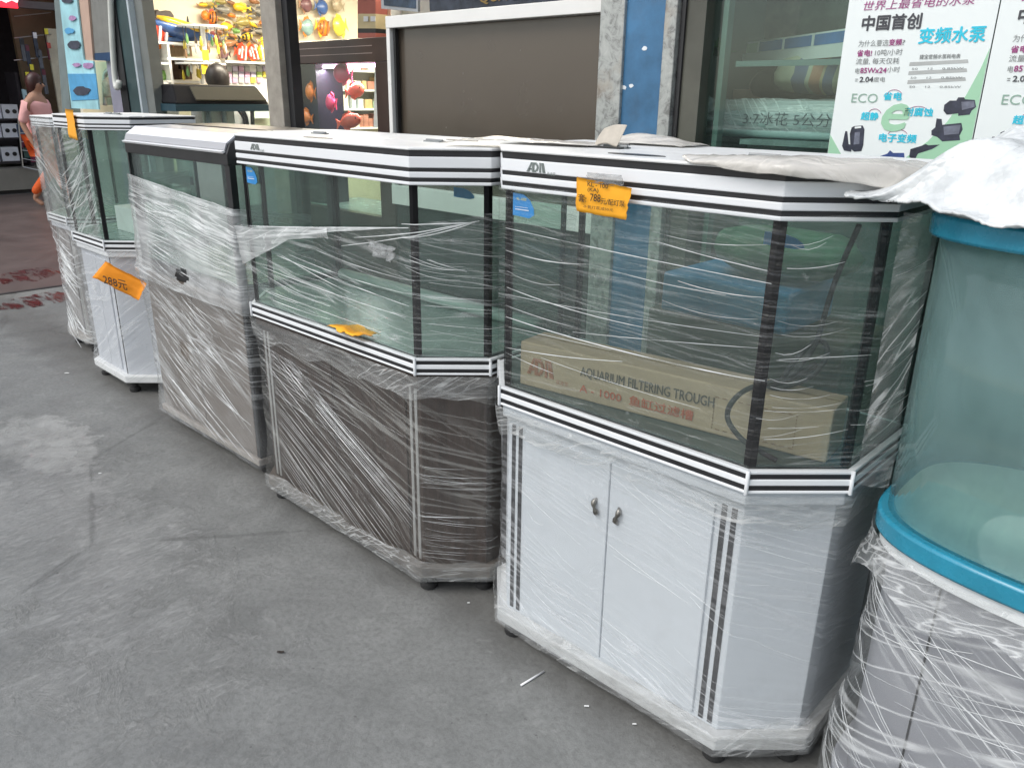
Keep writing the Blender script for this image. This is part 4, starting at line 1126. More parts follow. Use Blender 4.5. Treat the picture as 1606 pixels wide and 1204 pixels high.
# ceiling lamps of the warm half
for (lx, ly) in ((-6.6, 4.0), (-6.6, 5.6), (-4.4, 4.6)):
    lamp = thing('ceiling_lamp', 'fluorescent ceiling lamp in the fish shop', 'lamp', (lx, ly, 2.72), 'ceiling lamps of the fish shop')
    MB().box((lx - 0.07, ly - 0.62, 2.745), (lx + 0.07, ly + 0.62, 2.799)).build('housing', WSH, lamp)
    MB().tube([(lx, ly - 0.6, 2.73), (lx, ly + 0.6, 2.73)], 0.014, 8).build('tube', emit('lamp_tube', (1.0, 0.93, 0.80), 12), lamp)
    ld = bpy.data.lights.new('lamp_light', 'AREA'); ld.shape = 'RECTANGLE'; ld.size = 0.15; ld.size_y = 1.2; ld.energy = 70; ld.color = (1.0, 0.90, 0.72)
    lo_ = bpy.data.objects.new('lamp_light', ld); col.objects.link(lo_); lo_.location = (0, 0, -0.02); lo_.parent = lamp

# steel columns of the shop front
def galv():
    mt, nt, b, out = new_mat('galvanised_steel')
    tc = nt.nodes.new('ShaderNodeTexCoord')
    n1 = noise_n(nt, tc.outputs['Object'], 26, 5, 0.7, 0.8)
    n2 = noise_n(nt, tc.outputs['Object'], 5, 4)
    c = ramp(nt, n1, [(0.35, (0.20, 0.20, 0.19)), (0.5, (0.40, 0.41, 0.39)), (0.7, (0.50, 0.51, 0.48))])
    c = mixc(nt, ramp(nt, n2, [(0.6, 0.0), (0.72, 0.5)]), c, (0.30, 0.20, 0.12))
    nt.links.new(c, b.inputs['Base Color']); b.inputs['Metallic'].default_value = 0.3; b.inputs['Roughness'].default_value = 0.5
    return mt
GALV = galv()
colm = thing('steel_column', 'blue and galvanised steel column beside the poster window', 'column', (-1.82, 2.62, 0))
MB().box((-1.995, 2.56, 0), (-1.885, 2.70, 2.8)).build('flange', GALV, colm, bevel=0.004)
MB().box((-1.885, 2.575, 0), (-1.712, 2.68, 2.8)).build('web', simple('blue_paint', (0.050, 0.155, 0.29), 0.45, var=0.25, scale=9, dirt=0.35), colm)
MB().box((-1.712, 2.56, 0), (-1.662, 2.70, 2.8)).build('flange', GALV, colm, bevel=0.004)
chip = simple('paint_chip', (0.75, 0.78, 0.8), 0.6)
for (x, y, w) in ((1011, 76, 0.014), (978, 137, 0.016), (990, 135, 0.012)):
    p = at_y(x, y, 2.575)
    MB().slab([p + Vector((w * math.cos(t) * rnd.uniform(0.5, 1), 0, 0.7 * w * math.sin(t) * rnd.uniform(0.6, 1))) for t in [k * 2 * math.pi / 7 for k in range(7)]], (0, -0.001, 0)).build('paint_chip', chip, colm)
coll = thing('steel_column', 'weathered grey steel column with a dark edge between the two lit shop bays', 'column', (-4.3, 2.62, 0))
MB().box((-4.405, 2.56, 0), (-4.245, 2.66, 2.8)).build('flange', simple('weathered_grey', (0.30, 0.27, 0.23), 0.55, var=0.25, scale=12), coll, bevel=0.004)
MB().box((-4.245, 2.60, 0), (-4.19, 2.66, 2.8)).build('dark_edge', simple('near_black', (0.02, 0.02, 0.022), 0.5), coll)
fr = thing('door_frame', 'dark green folding door frame with pale edge, left of the fish shelves', 'door frame', (-6.25, 2.6, 0))
DG = simple('dark_green_paint', (0.035, 0.065, 0.068), 0.4, var=0.2)
MB().box((-6.46, 2.54, 0), (-6.34, 2.68, 2.8)).build('stile', BLACK, fr)
MB().box((-6.34, 2.55, 0), (-6.14, 2.66, 2.8)).build('stile', DG, fr)
MB().box((-6.14, 2.54, 0), (-6.11, 2.66, 2.8)).build('edge_bead', simple('pale_aluminium', (0.55, 0.62, 0.66), 0.35, metal=0.4), fr)
MB().box((-6.11, 2.58, 0), (-5.98, 2.66, 2.8)).build('stile', simple('grey_green_paint', (0.16, 0.17, 0.16), 0.5), fr)
po = thing('door_post', 'lavender grey door post with a yellow strip sticker', 'post', (-6.6, 2.6, 0))
MB().box((-6.70, 2.56, 0), (-6.47, 2.68, 2.8)).build('post', simple('lavender_grey', (0.24, 0.23, 0.29), 0.5, var=0.1), po)
ya, yb = at_y(189, 0, 2.555), at_y(196, 66, 2.555)
MB().box((-6.60, 2.552, yb.z), (-6.52, 2.559, 2.35)).build('yellow_strip', simple('yellow_vinyl', (0.80, 0.72, 0.04), 0.5, var=0.1), po)
tag(MB().tube(spline([at_y(172, -40, 2.52), at_y(176, 60, 2.52), at_y(181, 128, 2.52), at_y(185, 137, 2.50), at_y(187, 128, 2.50)]), 0.022, 8).build('hooked_pole', simple('pale_pole', (0.66, 0.67, 0.62), 0.4), smooth=True), 'pale hooked pole hanging beside the lavender post', 'pole')
# pump advert strip and panels left of the door
ad = thing('advert_banner', 'tall pale blue advert strip with dark pumps beside the alley corner', 'banner', (-7.4, 2.55, 1.1))
def quad_y(px_, Y, d=0.012):
    return MB().slab([at_y(x, y, Y) for x, y in px_], (0, d, 0))
MB().slab([at_y(92, -10, 2.5), at_y(112, 170, 2.5), at_y(155, 172, 2.5), at_y(146, 96, 2.5), at_y(131, 94, 2.5), at_y(119, -10, 2.5)], (0, 0.012, 0)).build('sheet', simple('banner_aqua', (0.38, 0.68, 0.74), 0.45, var=0.25, scale=5), ad)
BLU = simple('banner_blue', (0.10, 0.36, 0.62), 0.45, var=0.2, scale=8)
quad_y([(106, 116), (150, 116), (154, 156), (112, 158)], 2.495, 0.003).build('panel_print', BLU, ad)
PUMP = simple('pump_print', (0.05, 0.055, 0.08), 0.5, var=0.4, scale=20)
MAG = simple('print_magenta', (0.42, 0.25, 0.45), 0.5, var=0.3, scale=40)
def blob(parent, name, mat, cx, cy, rx, ry, Y, seed):
    pts = []
    for k in range(18):
        t = 2 * math.pi * k / 18
        q = 1 + 0.28 * noise.noise(Vector((math.cos(t) * 1.7, math.sin(t) * 1.7, seed)))
        pts.append(at_y(cx + rx * math.cos(t) * q, cy - ry * math.sin(t) * q, Y))
    MB().slab(pts, (0, 0.001, 0)).build(name, mat, parent)
for (cx, cy, rx, ry, s_) in ((116, 71, 10, 7, 1.0), (128, 143, 13, 7, 2.0), (105, 1, 9, 4, 3.0)): blob(ad, 'pump_print', PUMP, cx, cy, rx, ry, 2.490, s_)
for (cx, cy, rx, ry, s_) in ((113, 29, 6, 4, 5.0), (120, 102, 7, 3, 6.0), (138, 103, 8, 5, 7.0)): blob(ad, 'flower_print', MAG, cx, cy, rx, ry, 2.490, s_)
blob(ad, 'frame_print', BLU, 108, 49, 7, 5, 2.490, 9.0)
tag(quad_y([(119, -10), (131, 94), (146, 95), (137, -10)], 2.515, 0.02).build('wood_strip', simple('pinkish_wood', (0.52, 0.36, 0.28), 0.5, var=0.1)), 'narrow salmon coloured board beside the pale blue advert strip', 'board')
pn = thing('grey_panel', 'grey hanging panel with a dark blue lower edge', 'panel', at_y(157, 95, 2.53))
quad_y([(137, -10), (147, 95), (178, 96), (170, -10)], 2.53, 0.02).build('sheet', simple('panel_grey', (0.20, 0.20, 0.185), 0.5, var=0.15, scale=12), pn)
quad_y([(146, 84), (147, 95), (178, 96), (177, 82)], 2.527, 0.002).build('edge_band', simple('navy_band', (0.015, 0.05, 0.12), 0.5), pn)
tag(quad_y([(84, -10), (94, -10), (112, 190), (99, 190)], 2.54, 0.08).build('corner_post', simple('grey_green_steel', (0.18, 0.22, 0.22), 0.45, var=0.15)), 'slim grey green corner post at the end of the shop front', 'post')
# chain pulley stuff behind the gap: a wrench-like hook board
tag(quad_y([(148, 97), (153, 165), (196, 165), (186, 97)], 2.72, 0.02).build('pale_board', simple('pale_cream_board', (0.60, 0.56, 0.42), 0.6, var=0.1)), 'cream board behind the gap between advert strip and lavender post', 'board')
lt = thing('hanging_lock', 'looped steel shackle hanging in the gap beside the advert strip', 'lock', at_y(172, 150, 2.66))
MB().tube(spline([at_y(165, 165, 2.68), at_y(164, 125, 2.68), at_y(168, 112, 2.68), at_y(176, 112, 2.68), at_y(179, 125, 2.68)]), 0.018, 8).build('shackle', SILVER, lt, smooth=True)
MB().tube([at_y(172, 122, 2.66), at_y(174, 132, 2.66), at_y(172, 142, 2.66), at_y(174, 152, 2.66)], [0.03, 0.07, 0.045, 0.06], 8).build('weight', simple('rust_beads', (0.45, 0.36, 0.30), 0.5, var=0.3, scale=20), lt, smooth=True)

# ------------------------------------------------------------------ goods in the warm shop (end wall x = -8.02)
def fish(name, label, c, L_, Hh, th, cb, cf, face='x', flip=1, tilt=0.0, band=None, group=None, disc=False):
    """lens-shaped body with tail, dorsal and belly fins and an eye"""
    c = Vector(c)
    u = Vector((0, 1, 0)) if face == 'x' else Vector((1, 0, 0))
    w = Vector((1, 0, 0)) if face == 'x' else Vector((0, -1, 0))
    M_ = Matrix((u * flip, w, Z_)).transposed() @ Matrix.Rotation(tilt, 3, 'Y')
    t = thing(name, label, 'fish', c, group)
    mb = MB(); n, k = 12, 10
    prof = [(x, (math.sin(math.pi * x ** (0.62 if not disc else 0.85)) ** (0.9 if not disc else 0.62))) for x in [0.015 + 0.97 * i / n for i in range(n + 1)]]
    vs_ = []; fs = []
    for (x, r) in prof:
        r = max(r, 0.10)
        for j in range(k):
            a_ = 2 * math.pi * j / k
            vs_.append(c + M_ @ Vector(((x - 0.5) * L_, th * 0.5 * r * math.cos(a_), Hh * 0.5 * r * math.sin(a_))))
    for i in range(n):
        for j in range(k):
            q = (j + 1) % k
            fs.append((i * k + j, i * k + q, (i + 1) * k + q, (i + 1) * k + j))
    fs += [tuple(range(k - 1, -1, -1)), tuple(n * k + j for j in range(k))]
    mb.add(vs_, fs).build('body', cb, t, smooth=True)
    def fin(pts, nm):
        MB().slab([c + M_ @ Vector((x * L_, -0.003, z * Hh)) for x, z in pts], M_ @ Vector((0, 0.006, 0))).build(nm, cf, t)
    fin([(0.44, 0.05), (0.66, 0.34), (0.60, 0.0), (0.66, -0.34), (0.44, -0.05)], 'tail_fin')
    fin([(-0.15, 0.42), (0.0, 0.64), (0.28, 0.52), (0.36, 0.22), (0.1, 0.38)], 'dorsal_fin')
    fin([(0.0, -0.42), (0.12, -0.62), (0.30, -0.44), (0.34, -0.2)], 'belly_fin')
    if band is not None:
        for xb in (-0.22, 0.10, 0.32):
            hb = 0.52 * math.sin(math.pi * (xb + 0.5) ** 0.7)
            MB().slab([c + M_ @ Vector((x * L_, th * 0.5 + 0.004, z * Hh)) for x, z in ((xb - 0.035, -hb * 0.85), (xb + 0.035, -hb * 0.85), (xb + 0.045, 0), (xb + 0.035, hb * 0.85), (xb - 0.035, hb * 0.85), (xb - 0.045, 0))], M_ @ Vector((0, -th * 0.4, 0))).build('band', band, t)
    MB().lathe(c + M_ @ Vector((-0.36 * L_, th * 0.30, 0.08 * Hh)), [(0.0, 0.004), (0.028 * L_, 0.002), (0.03 * L_, -0.004)], 8, Matrix.Rotation(R(90), 3, 'Y') if face == 'x' else Matrix.Rotation(R(90), 3, 'X')).build('eye', BLACK, t)
    return t
def fm(n_, c): return simple('fish_' + n_, c, 0.3, var=0.25, scale=18, coat=0.3)
FC = dict(red=(0.62, 0.07, 0.03), orange=(0.75, 0.22, 0.03), yellow=(0.80, 0.52, 0.03), olive=(0.32, 0.26, 0.08), grey=(0.22, 0.21, 0.18), brown=(0.30, 0.14, 0.06),
          darkred=(0.22, 0.05, 0.05), black=(0.03, 0.03, 0.03), blue=(0.06, 0.13, 0.34), teal=(0.25, 0.38, 0.36), lime=(0.66, 0.62, 0.08), green=(0.16, 0.32, 0.08), beige=(0.45, 0.38, 0.26), plum=(0.20, 0.10, 0.11))
FM = {k: fm(k, v) for k, v in FC.items()}
wf = [  # centre px, length px, height px, body, fins, band, label
    (323, 25, 15, 16, 'orange', 'brown', None, 'round orange wall fish beside another, left of the fish wall'), (333, 28, 17, 22, 'orange', 'red', 'black', 'orange striped wall fish next to the sailfish shelf'),
    (350, 16, 26, 12, 'grey', 'black', None, 'grey-brown wall fish with raised tail high on the wall'), (378, 12, 27, 13, 'yellow', 'yellow', None, 'bright yellow wall fish at the top of the fish wall'),
    (409, 19, 24, 14, 'grey', 'black', None, 'spiny grey wall fish near the weathered column'), (380, 35, 26, 14, 'olive', 'olive', None, 'olive wall fish below the bright yellow one'),
    (356, 42, 22, 14, 'yellow', 'brown', None, 'yellow and brown wall fish in the middle of the wall'), (410, 50, 30, 9, 'grey', 'black', None, 'long shark-like grey wall fish by the column'),
    (386, 58, 22, 13, 'yellow', 'black', 'black', 'black and yellow wall fish under the olive one'), (361, 68, 28, 13, 'brown', 'black', None, 'brown wall fish just above the red clown fish'),
    (335, 59, 18, 16, 'darkred', 'darkred', None, 'dark red wall fish behind the hanging lures'), (370, 49, 14, 8, 'green', 'green', None, 'small green wall fish in the middle of the wall'),
    (352, 85, 16, 16, 'plum', 'black', None, 'dark plum wall fish beside the red clown fish'), (421, 33, 18, 12, 'beige', 'brown', None, 'pale beige wall fish almost hidden by the column'),
    (345, 3, 20, 9, 'olive', 'green', None, 'olive wall fish cut by the top of the picture'), (400, 3, 20, 10, 'brown', 'grey', None, 'brown wall fish at the very top near the column'),
    (379, 83, 20, 26, 'red', 'red', 'white', 'leftmost red and white clown fish of the group of three'), (396, 83, 20, 27, 'red', 'orange', 'white', 'middle red and white clown fish of the group'),
    (413, 83, 20, 28, 'yellow', 'yellow', 'white', 'yellow banded fish at the right of the clown fish group'),
    (480, 8, 20, 24, 'plum', 'brown', None, 'plum brown disc fish hanging over the brown-framed tank'), (505, 12, 20, 24, 'blue', 'blue', None, 'blue disc fish hanging over the brown-framed tank'),
    (529, 8, 19, 22, 'beige', 'beige', None, 'beige disc fish hanging over the brown-framed tank'), (482, 43, 21, 28, 'teal', 'orange', None, 'teal and orange disc fish hanging over the brown-framed tank'),
    (507, 44, 22, 28, 'orange', 'yellow', 'brown', 'orange striped disc fish hanging over the brown-framed tank'), (532, 42, 22, 32, 'lime', 'lime', None, 'lime yellow disc fish hanging over the brown-framed tank')]
pxm = lambda x, y, X: (at_x(x, y - 0.5, X) - at_x(x, y + 0.5, X)).z        # metres per pixel, vertical
pxh = lambda x, y, X: (at_x(x + 0.5, y, X) - at_x(x - 0.5, y, X)).y
for i, (x, y, l, h, cb, cf, bd, lb) in enumerate(wf):
    X = -7.94
    c = at_x(x, y, X)
    fish('wall_fish', lb, c, l * pxh(x, y, X) * 0.92, h * pxm(x, y, X), 0.07, FM[cb], FM[cf], 'x', -1 if i % 3 else 1, rnd.uniform(-0.25, 0.25), (WHITE if bd == 'white' else FM.get(bd)) if bd else None, 'painted fish on the shop wall', disc=(x > 470 or h > 20))
# the crowd of small fish between the big ones
k_ = 0
for (x, y) in ((318, 8), (330, 8), (362, 5), (364, 25), (395, 26), (398, 40), (345, 30), (366, 58), (372, 70), (398, 64), (414, 62), (420, 12), (345, 50), (349, 72), (390, 14), (422, 48), (322, 45), (388, 47), (412, 35), (350, 60)):
    col_n = ('yellow', 'olive', 'brown', 'orange', 'grey')[k_ % 5]
    fish('wall_fish', {'yellow': 'small yellow', 'olive': 'small olive', 'brown': 'small brown', 'orange': 'small orange', 'grey': 'small grey'}[col_n] + ' fish in the crowd between larger ones on the fish wall', at_x(x, y, -7.97), 15 * pxh(x, y, -7.97), 7 * pxm(x, y, -7.97), 0.05, FM[col_n], FM[('brown', 'yellow', 'black')[k_ % 3]], 'x', 1 if k_ % 2 else -1, rnd.uniform(-0.7, 0.7), None, 'small crowd fish in ' + col_n)
    k_ += 1
# shelves at the left of the bay
sh = thing('shelf_unit', 'white shelf unit with fish ornaments behind the green door frame', 'shelf', (-7.85, 3.6, 0))
def shelf_px(x0, x1, y, X0=-8.015, X1=-7.6, t=0.02, mat=WHITE):
    a, b = at_x(x0, y, X1), at_x(x1, y, X1)
    zz = (a.z + b.z) / 2
    MB().box((X0, a.y, zz - t), (X1, b.y, zz)).build('board', mat, sh)
    return zz
for (x0, x1, y) in ((205, 320, 66), (205, 264, 97), (205, 264, 128), (262, 345, 92), (262, 345, 127)): shelf_px(x0, x1, y)
for x in (212, 263):
    a = at_x(x, 66, -7.6); MB().box((-8.015, a.y - 0.012, 1.1), (-7.602, a.y + 0.012, a.z - 0.021)).build('upright', WHITE, sh)
Xs = -7.72
def at_s(x, y): return at_x(x, y, Xs)
fish('clown_fish', 'orange and white clown fish ornament on the top shelf', at_s(243, 54), 0.27, 0.21, 0.09, FM['red'], FM['orange'], 'x', 1, 0.2, WHITE)
sf = thing('sailfish_model', 'blue and yellow sailfish model with a long bill on the top shelf', 'fish', at_s(270, 45))
bl = [at_s(*q) for q in ((232, 31), (245, 36), (262, 42), (285, 50), (305, 55), (325, 58), (335, 57))]
MB().tube(bl, [0.006, 0.03, 0.07, 0.085, 0.06, 0.03, 0.012], 10).build('body', FM['blue'], sf, smooth=True)
MB().tube([p + Vector((0.03, 0, 0.05)) for p in bl[1:-1]], [0.012, 0.035, 0.045, 0.035, 0.012], 8).build('back_stripe', FM['yellow'], sf, smooth=True)
MB().slab([at_s(*q) for q in ((255, 58), (315, 62), (325, 52), (330, 64), (262, 66))], (0.03, 0, 0)).build('sea_base', simple('sea_blue', (0.05, 0.13, 0.32), 0.4, var=0.3, scale=12), sf)
MB().slab([at_s(*q) for q in ((292, 44), (293, 26), (297, 42), (299, 46))], (0.02, 0, 0)).build('fin', BLACK, sf)
hat = thing('brown_hat', 'dark brown hat-shaped carving standing behind the sailfish', 'carving', at_s(262, 40) + Vector((-0.12, 0, 0)))
MB().slab([at_s(*q) + Vector((-0.15, 0, 0)) for q in ((246, 30), (248, 18), (251, 14), (256, 18), (264, 16), (272, 17), (277, 24), (278, 38), (262, 42), (250, 38))], (0.10, 0, 0)).build('carving', simple('dark_wood_carving', (0.05, 0.035, 0.028), 0.5, var=0.4, scale=14), hat, bevel=0.01)
fish('green_fish', 'green glass fish ornament in the lower cubby', at_s(250, 119), 0.18, 0.10, 0.06, FM['green'], FM['lime'], 'x', -1)
for k, x in enumerate((231, 236, 241, 246)):
    tag(MB().lathe(at_s(x, 95.5), [(0.02, 0.0), (0.012, 0.03), (0.025, 0.07), (0.008, 0.10 + 0.02 * (k % 2))], 8).build('figurine', simple('olive_figure', (0.25, 0.22, 0.12), 0.5, var=0.3), smooth=True), 'small olive figurine standing in the white cubby', 'figurine', 'figurines in the white cubby')
# hanging lures on two rotating stands
lure_m = [simple('lure_yellow', (0.75, 0.6, 0.06), 0.3), simple('lure_brown', (0.22, 0.13, 0.07), 0.4), simple('lure_green', (0.2, 0.4, 0.15), 0.3), simple('lure_silver', (0.5, 0.5, 0.48), 0.3)]
for j, (x0, x1, y0, y1, lb) in enumerate(((297, 345, 42, 94, 'upper rotating stand hung with fishing lures'), (296, 342, 100, 128, 'lower rotating stand hung with fishing lures'))):
    c = at_x((x0 + x1) / 2 - 4, y0, -7.5)
    st = thing('lure_stand', lb, 'display stand', (c.x, c.y, at_x(x0, y1, -7.5).z))
    zt_, zb_ = c.z, at_x(x0, y1 + 4, -7.5).z
    MB().tube([(c.x, c.y, zb_), (c.x, c.y, zt_)], 0.022, 8).build('pole', WHITE, st)
    MB().lathe((c.x, c.y, zt_ - 0.01), [(0.22, 0), (0.22, 0.015), (0.05, 0.02)], 16).build('disc', WHITE, st)
    for k in range(18):
        w_ = 2 * math.pi * k / 18 + 0.1; rr_ = 0.20 * rnd.uniform(0.6, 1.05)
        x, y = c.x + rr_ * math.cos(w_), c.y + rr_ * math.sin(w_)
        zl = zb_ + 0.03 + rnd.uniform(0, 0.12) * (1 if j == 0 else 0.5)
        lu = MB().lathe((x, y, zl), [(0.004, 0), (0.014, 0.02), (0.012, 0.06), (0.004, 0.09)], 6).build('lure', lure_m[k % 4], st, smooth=True)
        MB().tube([(x, y, zl + 0.085), (x, y, zt_ - 0.011)], 0.003, 4).build('line', simple('dark_line', (0.12, 0.11, 0.10), 0.5), lu)
    tg = at_x(x0 + 26, (y0 + y1) / 2 + (19 if j == 0 else -6), -7.3)
    MB().box((-7.31, tg.y - 0.03, tg.z - 0.045), (-7.305, tg.y + 0.03, tg.z + 0.045)).build('yellow_tag', simple('tag_yellow', (0.85, 0.65, 0.02), 0.6), st)
for j, (y, cc, lb) in enumerate(((89, (0.30, 0.20, 0.11), 'carton packet in the row on the upper lure shelf'), (125, (0.16, 0.10, 0.07), 'dark packet in the row on the lower lure shelf'))):
    for k in range(7):
        a_ = at_x(266 + k * 5, y, -7.8)
        tag(MB().box((-7.84, a_.y - 0.02, a_.z), (-7.76, a_.y + 0.017, a_.z + 0.09 + 0.04 * ((k * 5) % 3))).build('packet', simple('packet_%d' % j, cc, 0.6, var=0.4, scale=20)), lb, 'packet', 'packets on the lure shelves')
# bright pegboard with blister packs
pg = thing('pegboard', 'bright white pegboard with rows of blister packs under the fish wall', 'pegboard', at_x(385, 130, -7.9))
a_, b_ = at_x(342, 99, -7.9), at_x(428, 140, -7.9)
MB().box((-7.95, a_.y, 1.25), (-7.9, b_.y, a_.z)).build('board', simple('lit_white_board', (0.86, 0.86, 0.84), 0.5, var=0.02), pg)
tag(MB().box((-8.0, a_.y, a_.z + 0.001), (-7.75, b_.y, a_.z + 0.02)).build('ledge', WHITE), 'white ledge carrying the red clown fish', 'ledge')
pk = [simple('pack_pink', (0.55, 0.35, 0.48), 0.4), simple('pack_grey', (0.4, 0.42, 0.42), 0.4), simple('pack_lilac', (0.5, 0.45, 0.6), 0.4), simple('pack_green', (0.35, 0.5, 0.15), 0.4), simple('pack_yellow', (0.75, 0.65, 0.1), 0.4)]
for r_ in range(3):
    for k in range(8):
        p = at_x(349 + k * 9.5, 104 + r_ * 9, -7.89)
        if rnd.random() < 0.15: continue
        MB().box((-7.9, p.y - 0.028, p.z - 0.05), (-7.875, p.y + 0.022, p.z)).build('blister_pack', pk[(k + 2 * r_) % (3 if k < 5 else 5)], pg)
# hooded aquarium just inside the window
aqi = thing('aquarium', 'aquarium with a long dark grey hood standing inside the lit shop', 'aquarium', (-5.85, 3.1, 0.9))
XI = -5.75
q0, q1 = at_x(272, 130, XI), at_x(421, 138, XI)
HG = simple('olive_grey_hood', (0.085, 0.08, 0.062), 0.7, var=0.04, spec=0.1)
zt_, zm_ = 1.545, 1.415
ya_, yb_ = q0.y, q1.y
hd = MB().add([(XI - 0.30, ya_, zm_), (XI, ya_, zm_), (XI, yb_, zm_), (XI - 0.30, yb_, zm_), (XI - 0.28, ya_ + 0.01, zt_), (XI - 0.10, ya_ + 0.03, zt_), (XI - 0.10, yb_ - 0.05, zt_), (XI - 0.28, yb_ - 0.03, zt_)],
         [(3, 2, 1, 0), (4, 5, 6, 7), (0, 1, 5, 4), (1, 2, 6, 5), (2, 3, 7, 6), (3, 0, 4, 7)]).build('hood', simple('charcoal_hood', (0.016, 0.016, 0.018), 0.7, spec=0.1), aqi, bevel=0.012)
yc_ = at_x(306, 150, XI).y
MB().slab([(XI + 0.004, yc_, zm_ + 0.02), (XI + 0.004, yb_ - 0.03, zm_ + 0.02), (XI - 0.075, yb_ - 0.06, zt_ - 0.02), (XI - 0.075, yc_ + 0.0, zt_ - 0.02)], (0.008, 0, 0.008)).build('hood_front', HG, hd, bevel=0.003)
MB().box((XI - 0.30, ya_ - 0.01, zm_ - 0.05), (XI + 0.01, yb_ + 0.03, zm_ - 0.001)).build('upper_rim', simple('dark_teal_rim', (0.02, 0.055, 0.075), 0.35), aqi)
for (a, b) in (((XI - 0.004, ya_, 0.92), (XI, yb_, zm_ - 0.05)), ((XI - 0.30, ya_, 0.92), (XI - 0.005, ya_ + 0.005, zm_ - 0.05)), ((XI - 0.30, yb_ - 0.005, 0.92), (XI - 0.005, yb_, zm_ - 0.05))):
    MB().box(a, b).build('glass_pane', glass('clear_show_glass'), aqi)
MB().box((XI - 0.31, ya_ - 0.005, 0.86), (XI + 0.01, yb_ + 0.005, 0.919)).build('base_rim', BLACK, aqi)
tag(MB().box((XI - 0.32, ya_ - 0.01, 0.004), (XI + 0.02, yb_ + 0.02, 0.859)).build('tank_stand', simple('stand_white', (0.6, 0.6, 0.58), 0.5)), 'pale stand under the dark-hooded aquarium inside the shop', 'stand')
for k, (x, dx) in enumerate(((365, 18), (370, 16), (376, 12))):
    tag(MB().tube(spline([at_x(x, 166, -5.9), at_x(x + dx * 0.6, 176, -5.9), at_x(x + dx, 190, -5.9), at_x(x + dx * 1.15, 215, -5.9)]), 0.010, 6).build('hose', BLACK, smooth=True), 'black hose curving down inside the dark-hooded aquarium', 'hose', 'black hoses in the shop tank')
tag(MB().tube([at_x(395, 163, -5.87), at_x(397, 215, -5.87)], 0.016, 8).build('pipe', simple('dark_pipe', (0.03, 0.04, 0.045), 0.4)), 'dark upright pipe inside the dark-hooded aquarium', 'pipe')
fl = thing('filter_box', 'white filter box with blue grey frame inside the dark-hooded aquarium', 'filter', at_x(335, 200, -6.0))
p, q = at_x(318, 160, -6.02), at_x(372, 215, -6.02)
MB().box((-6.06, p.y, q.z), (-6.03, q.y, p.z)).build('panel', simple('filter_white', (0.70, 0.74, 0.70), 0.5, var=0.06), fl)
p, q = at_x(327, 172, -6.0), at_x(356, 215, -6.0)
MB().tube([(-6.01, p.y, q.z), (-6.01, p.y, p.z), (-6.01, q.y, p.z), (-6.01, q.y, q.z)], 0.022, 8).build('frame', simple('filter_blue_grey', (0.30, 0.38, 0.44), 0.4), fl, smooth=True)
p = at_x(322, 164, -6.0); MB().lathe(p, [(0.028, 0), (0.028, 0.01)], 12, Matrix.Rotation(R(90), 3, 'Y')).build('dial', simple('dial_green', (0.03, 0.16, 0.12), 0.4), fl)
tag(MB().slab([at_x(222, 200, -7.1), at_x(231, 140, -7.1), at_x(240, 132, -7.1), at_x(255, 132, -7.1), at_x(262, 142, -7.1), at_x(262, 200, -7.1)], (0.25, 0, 0)).build('plastic_bin', simple('bin_grey', (0.24, 0.24, 0.25), 0.4, var=0.2), bevel=0.02), 'grey round-topped plastic bin left of the dark-hooded tank', 'bin')
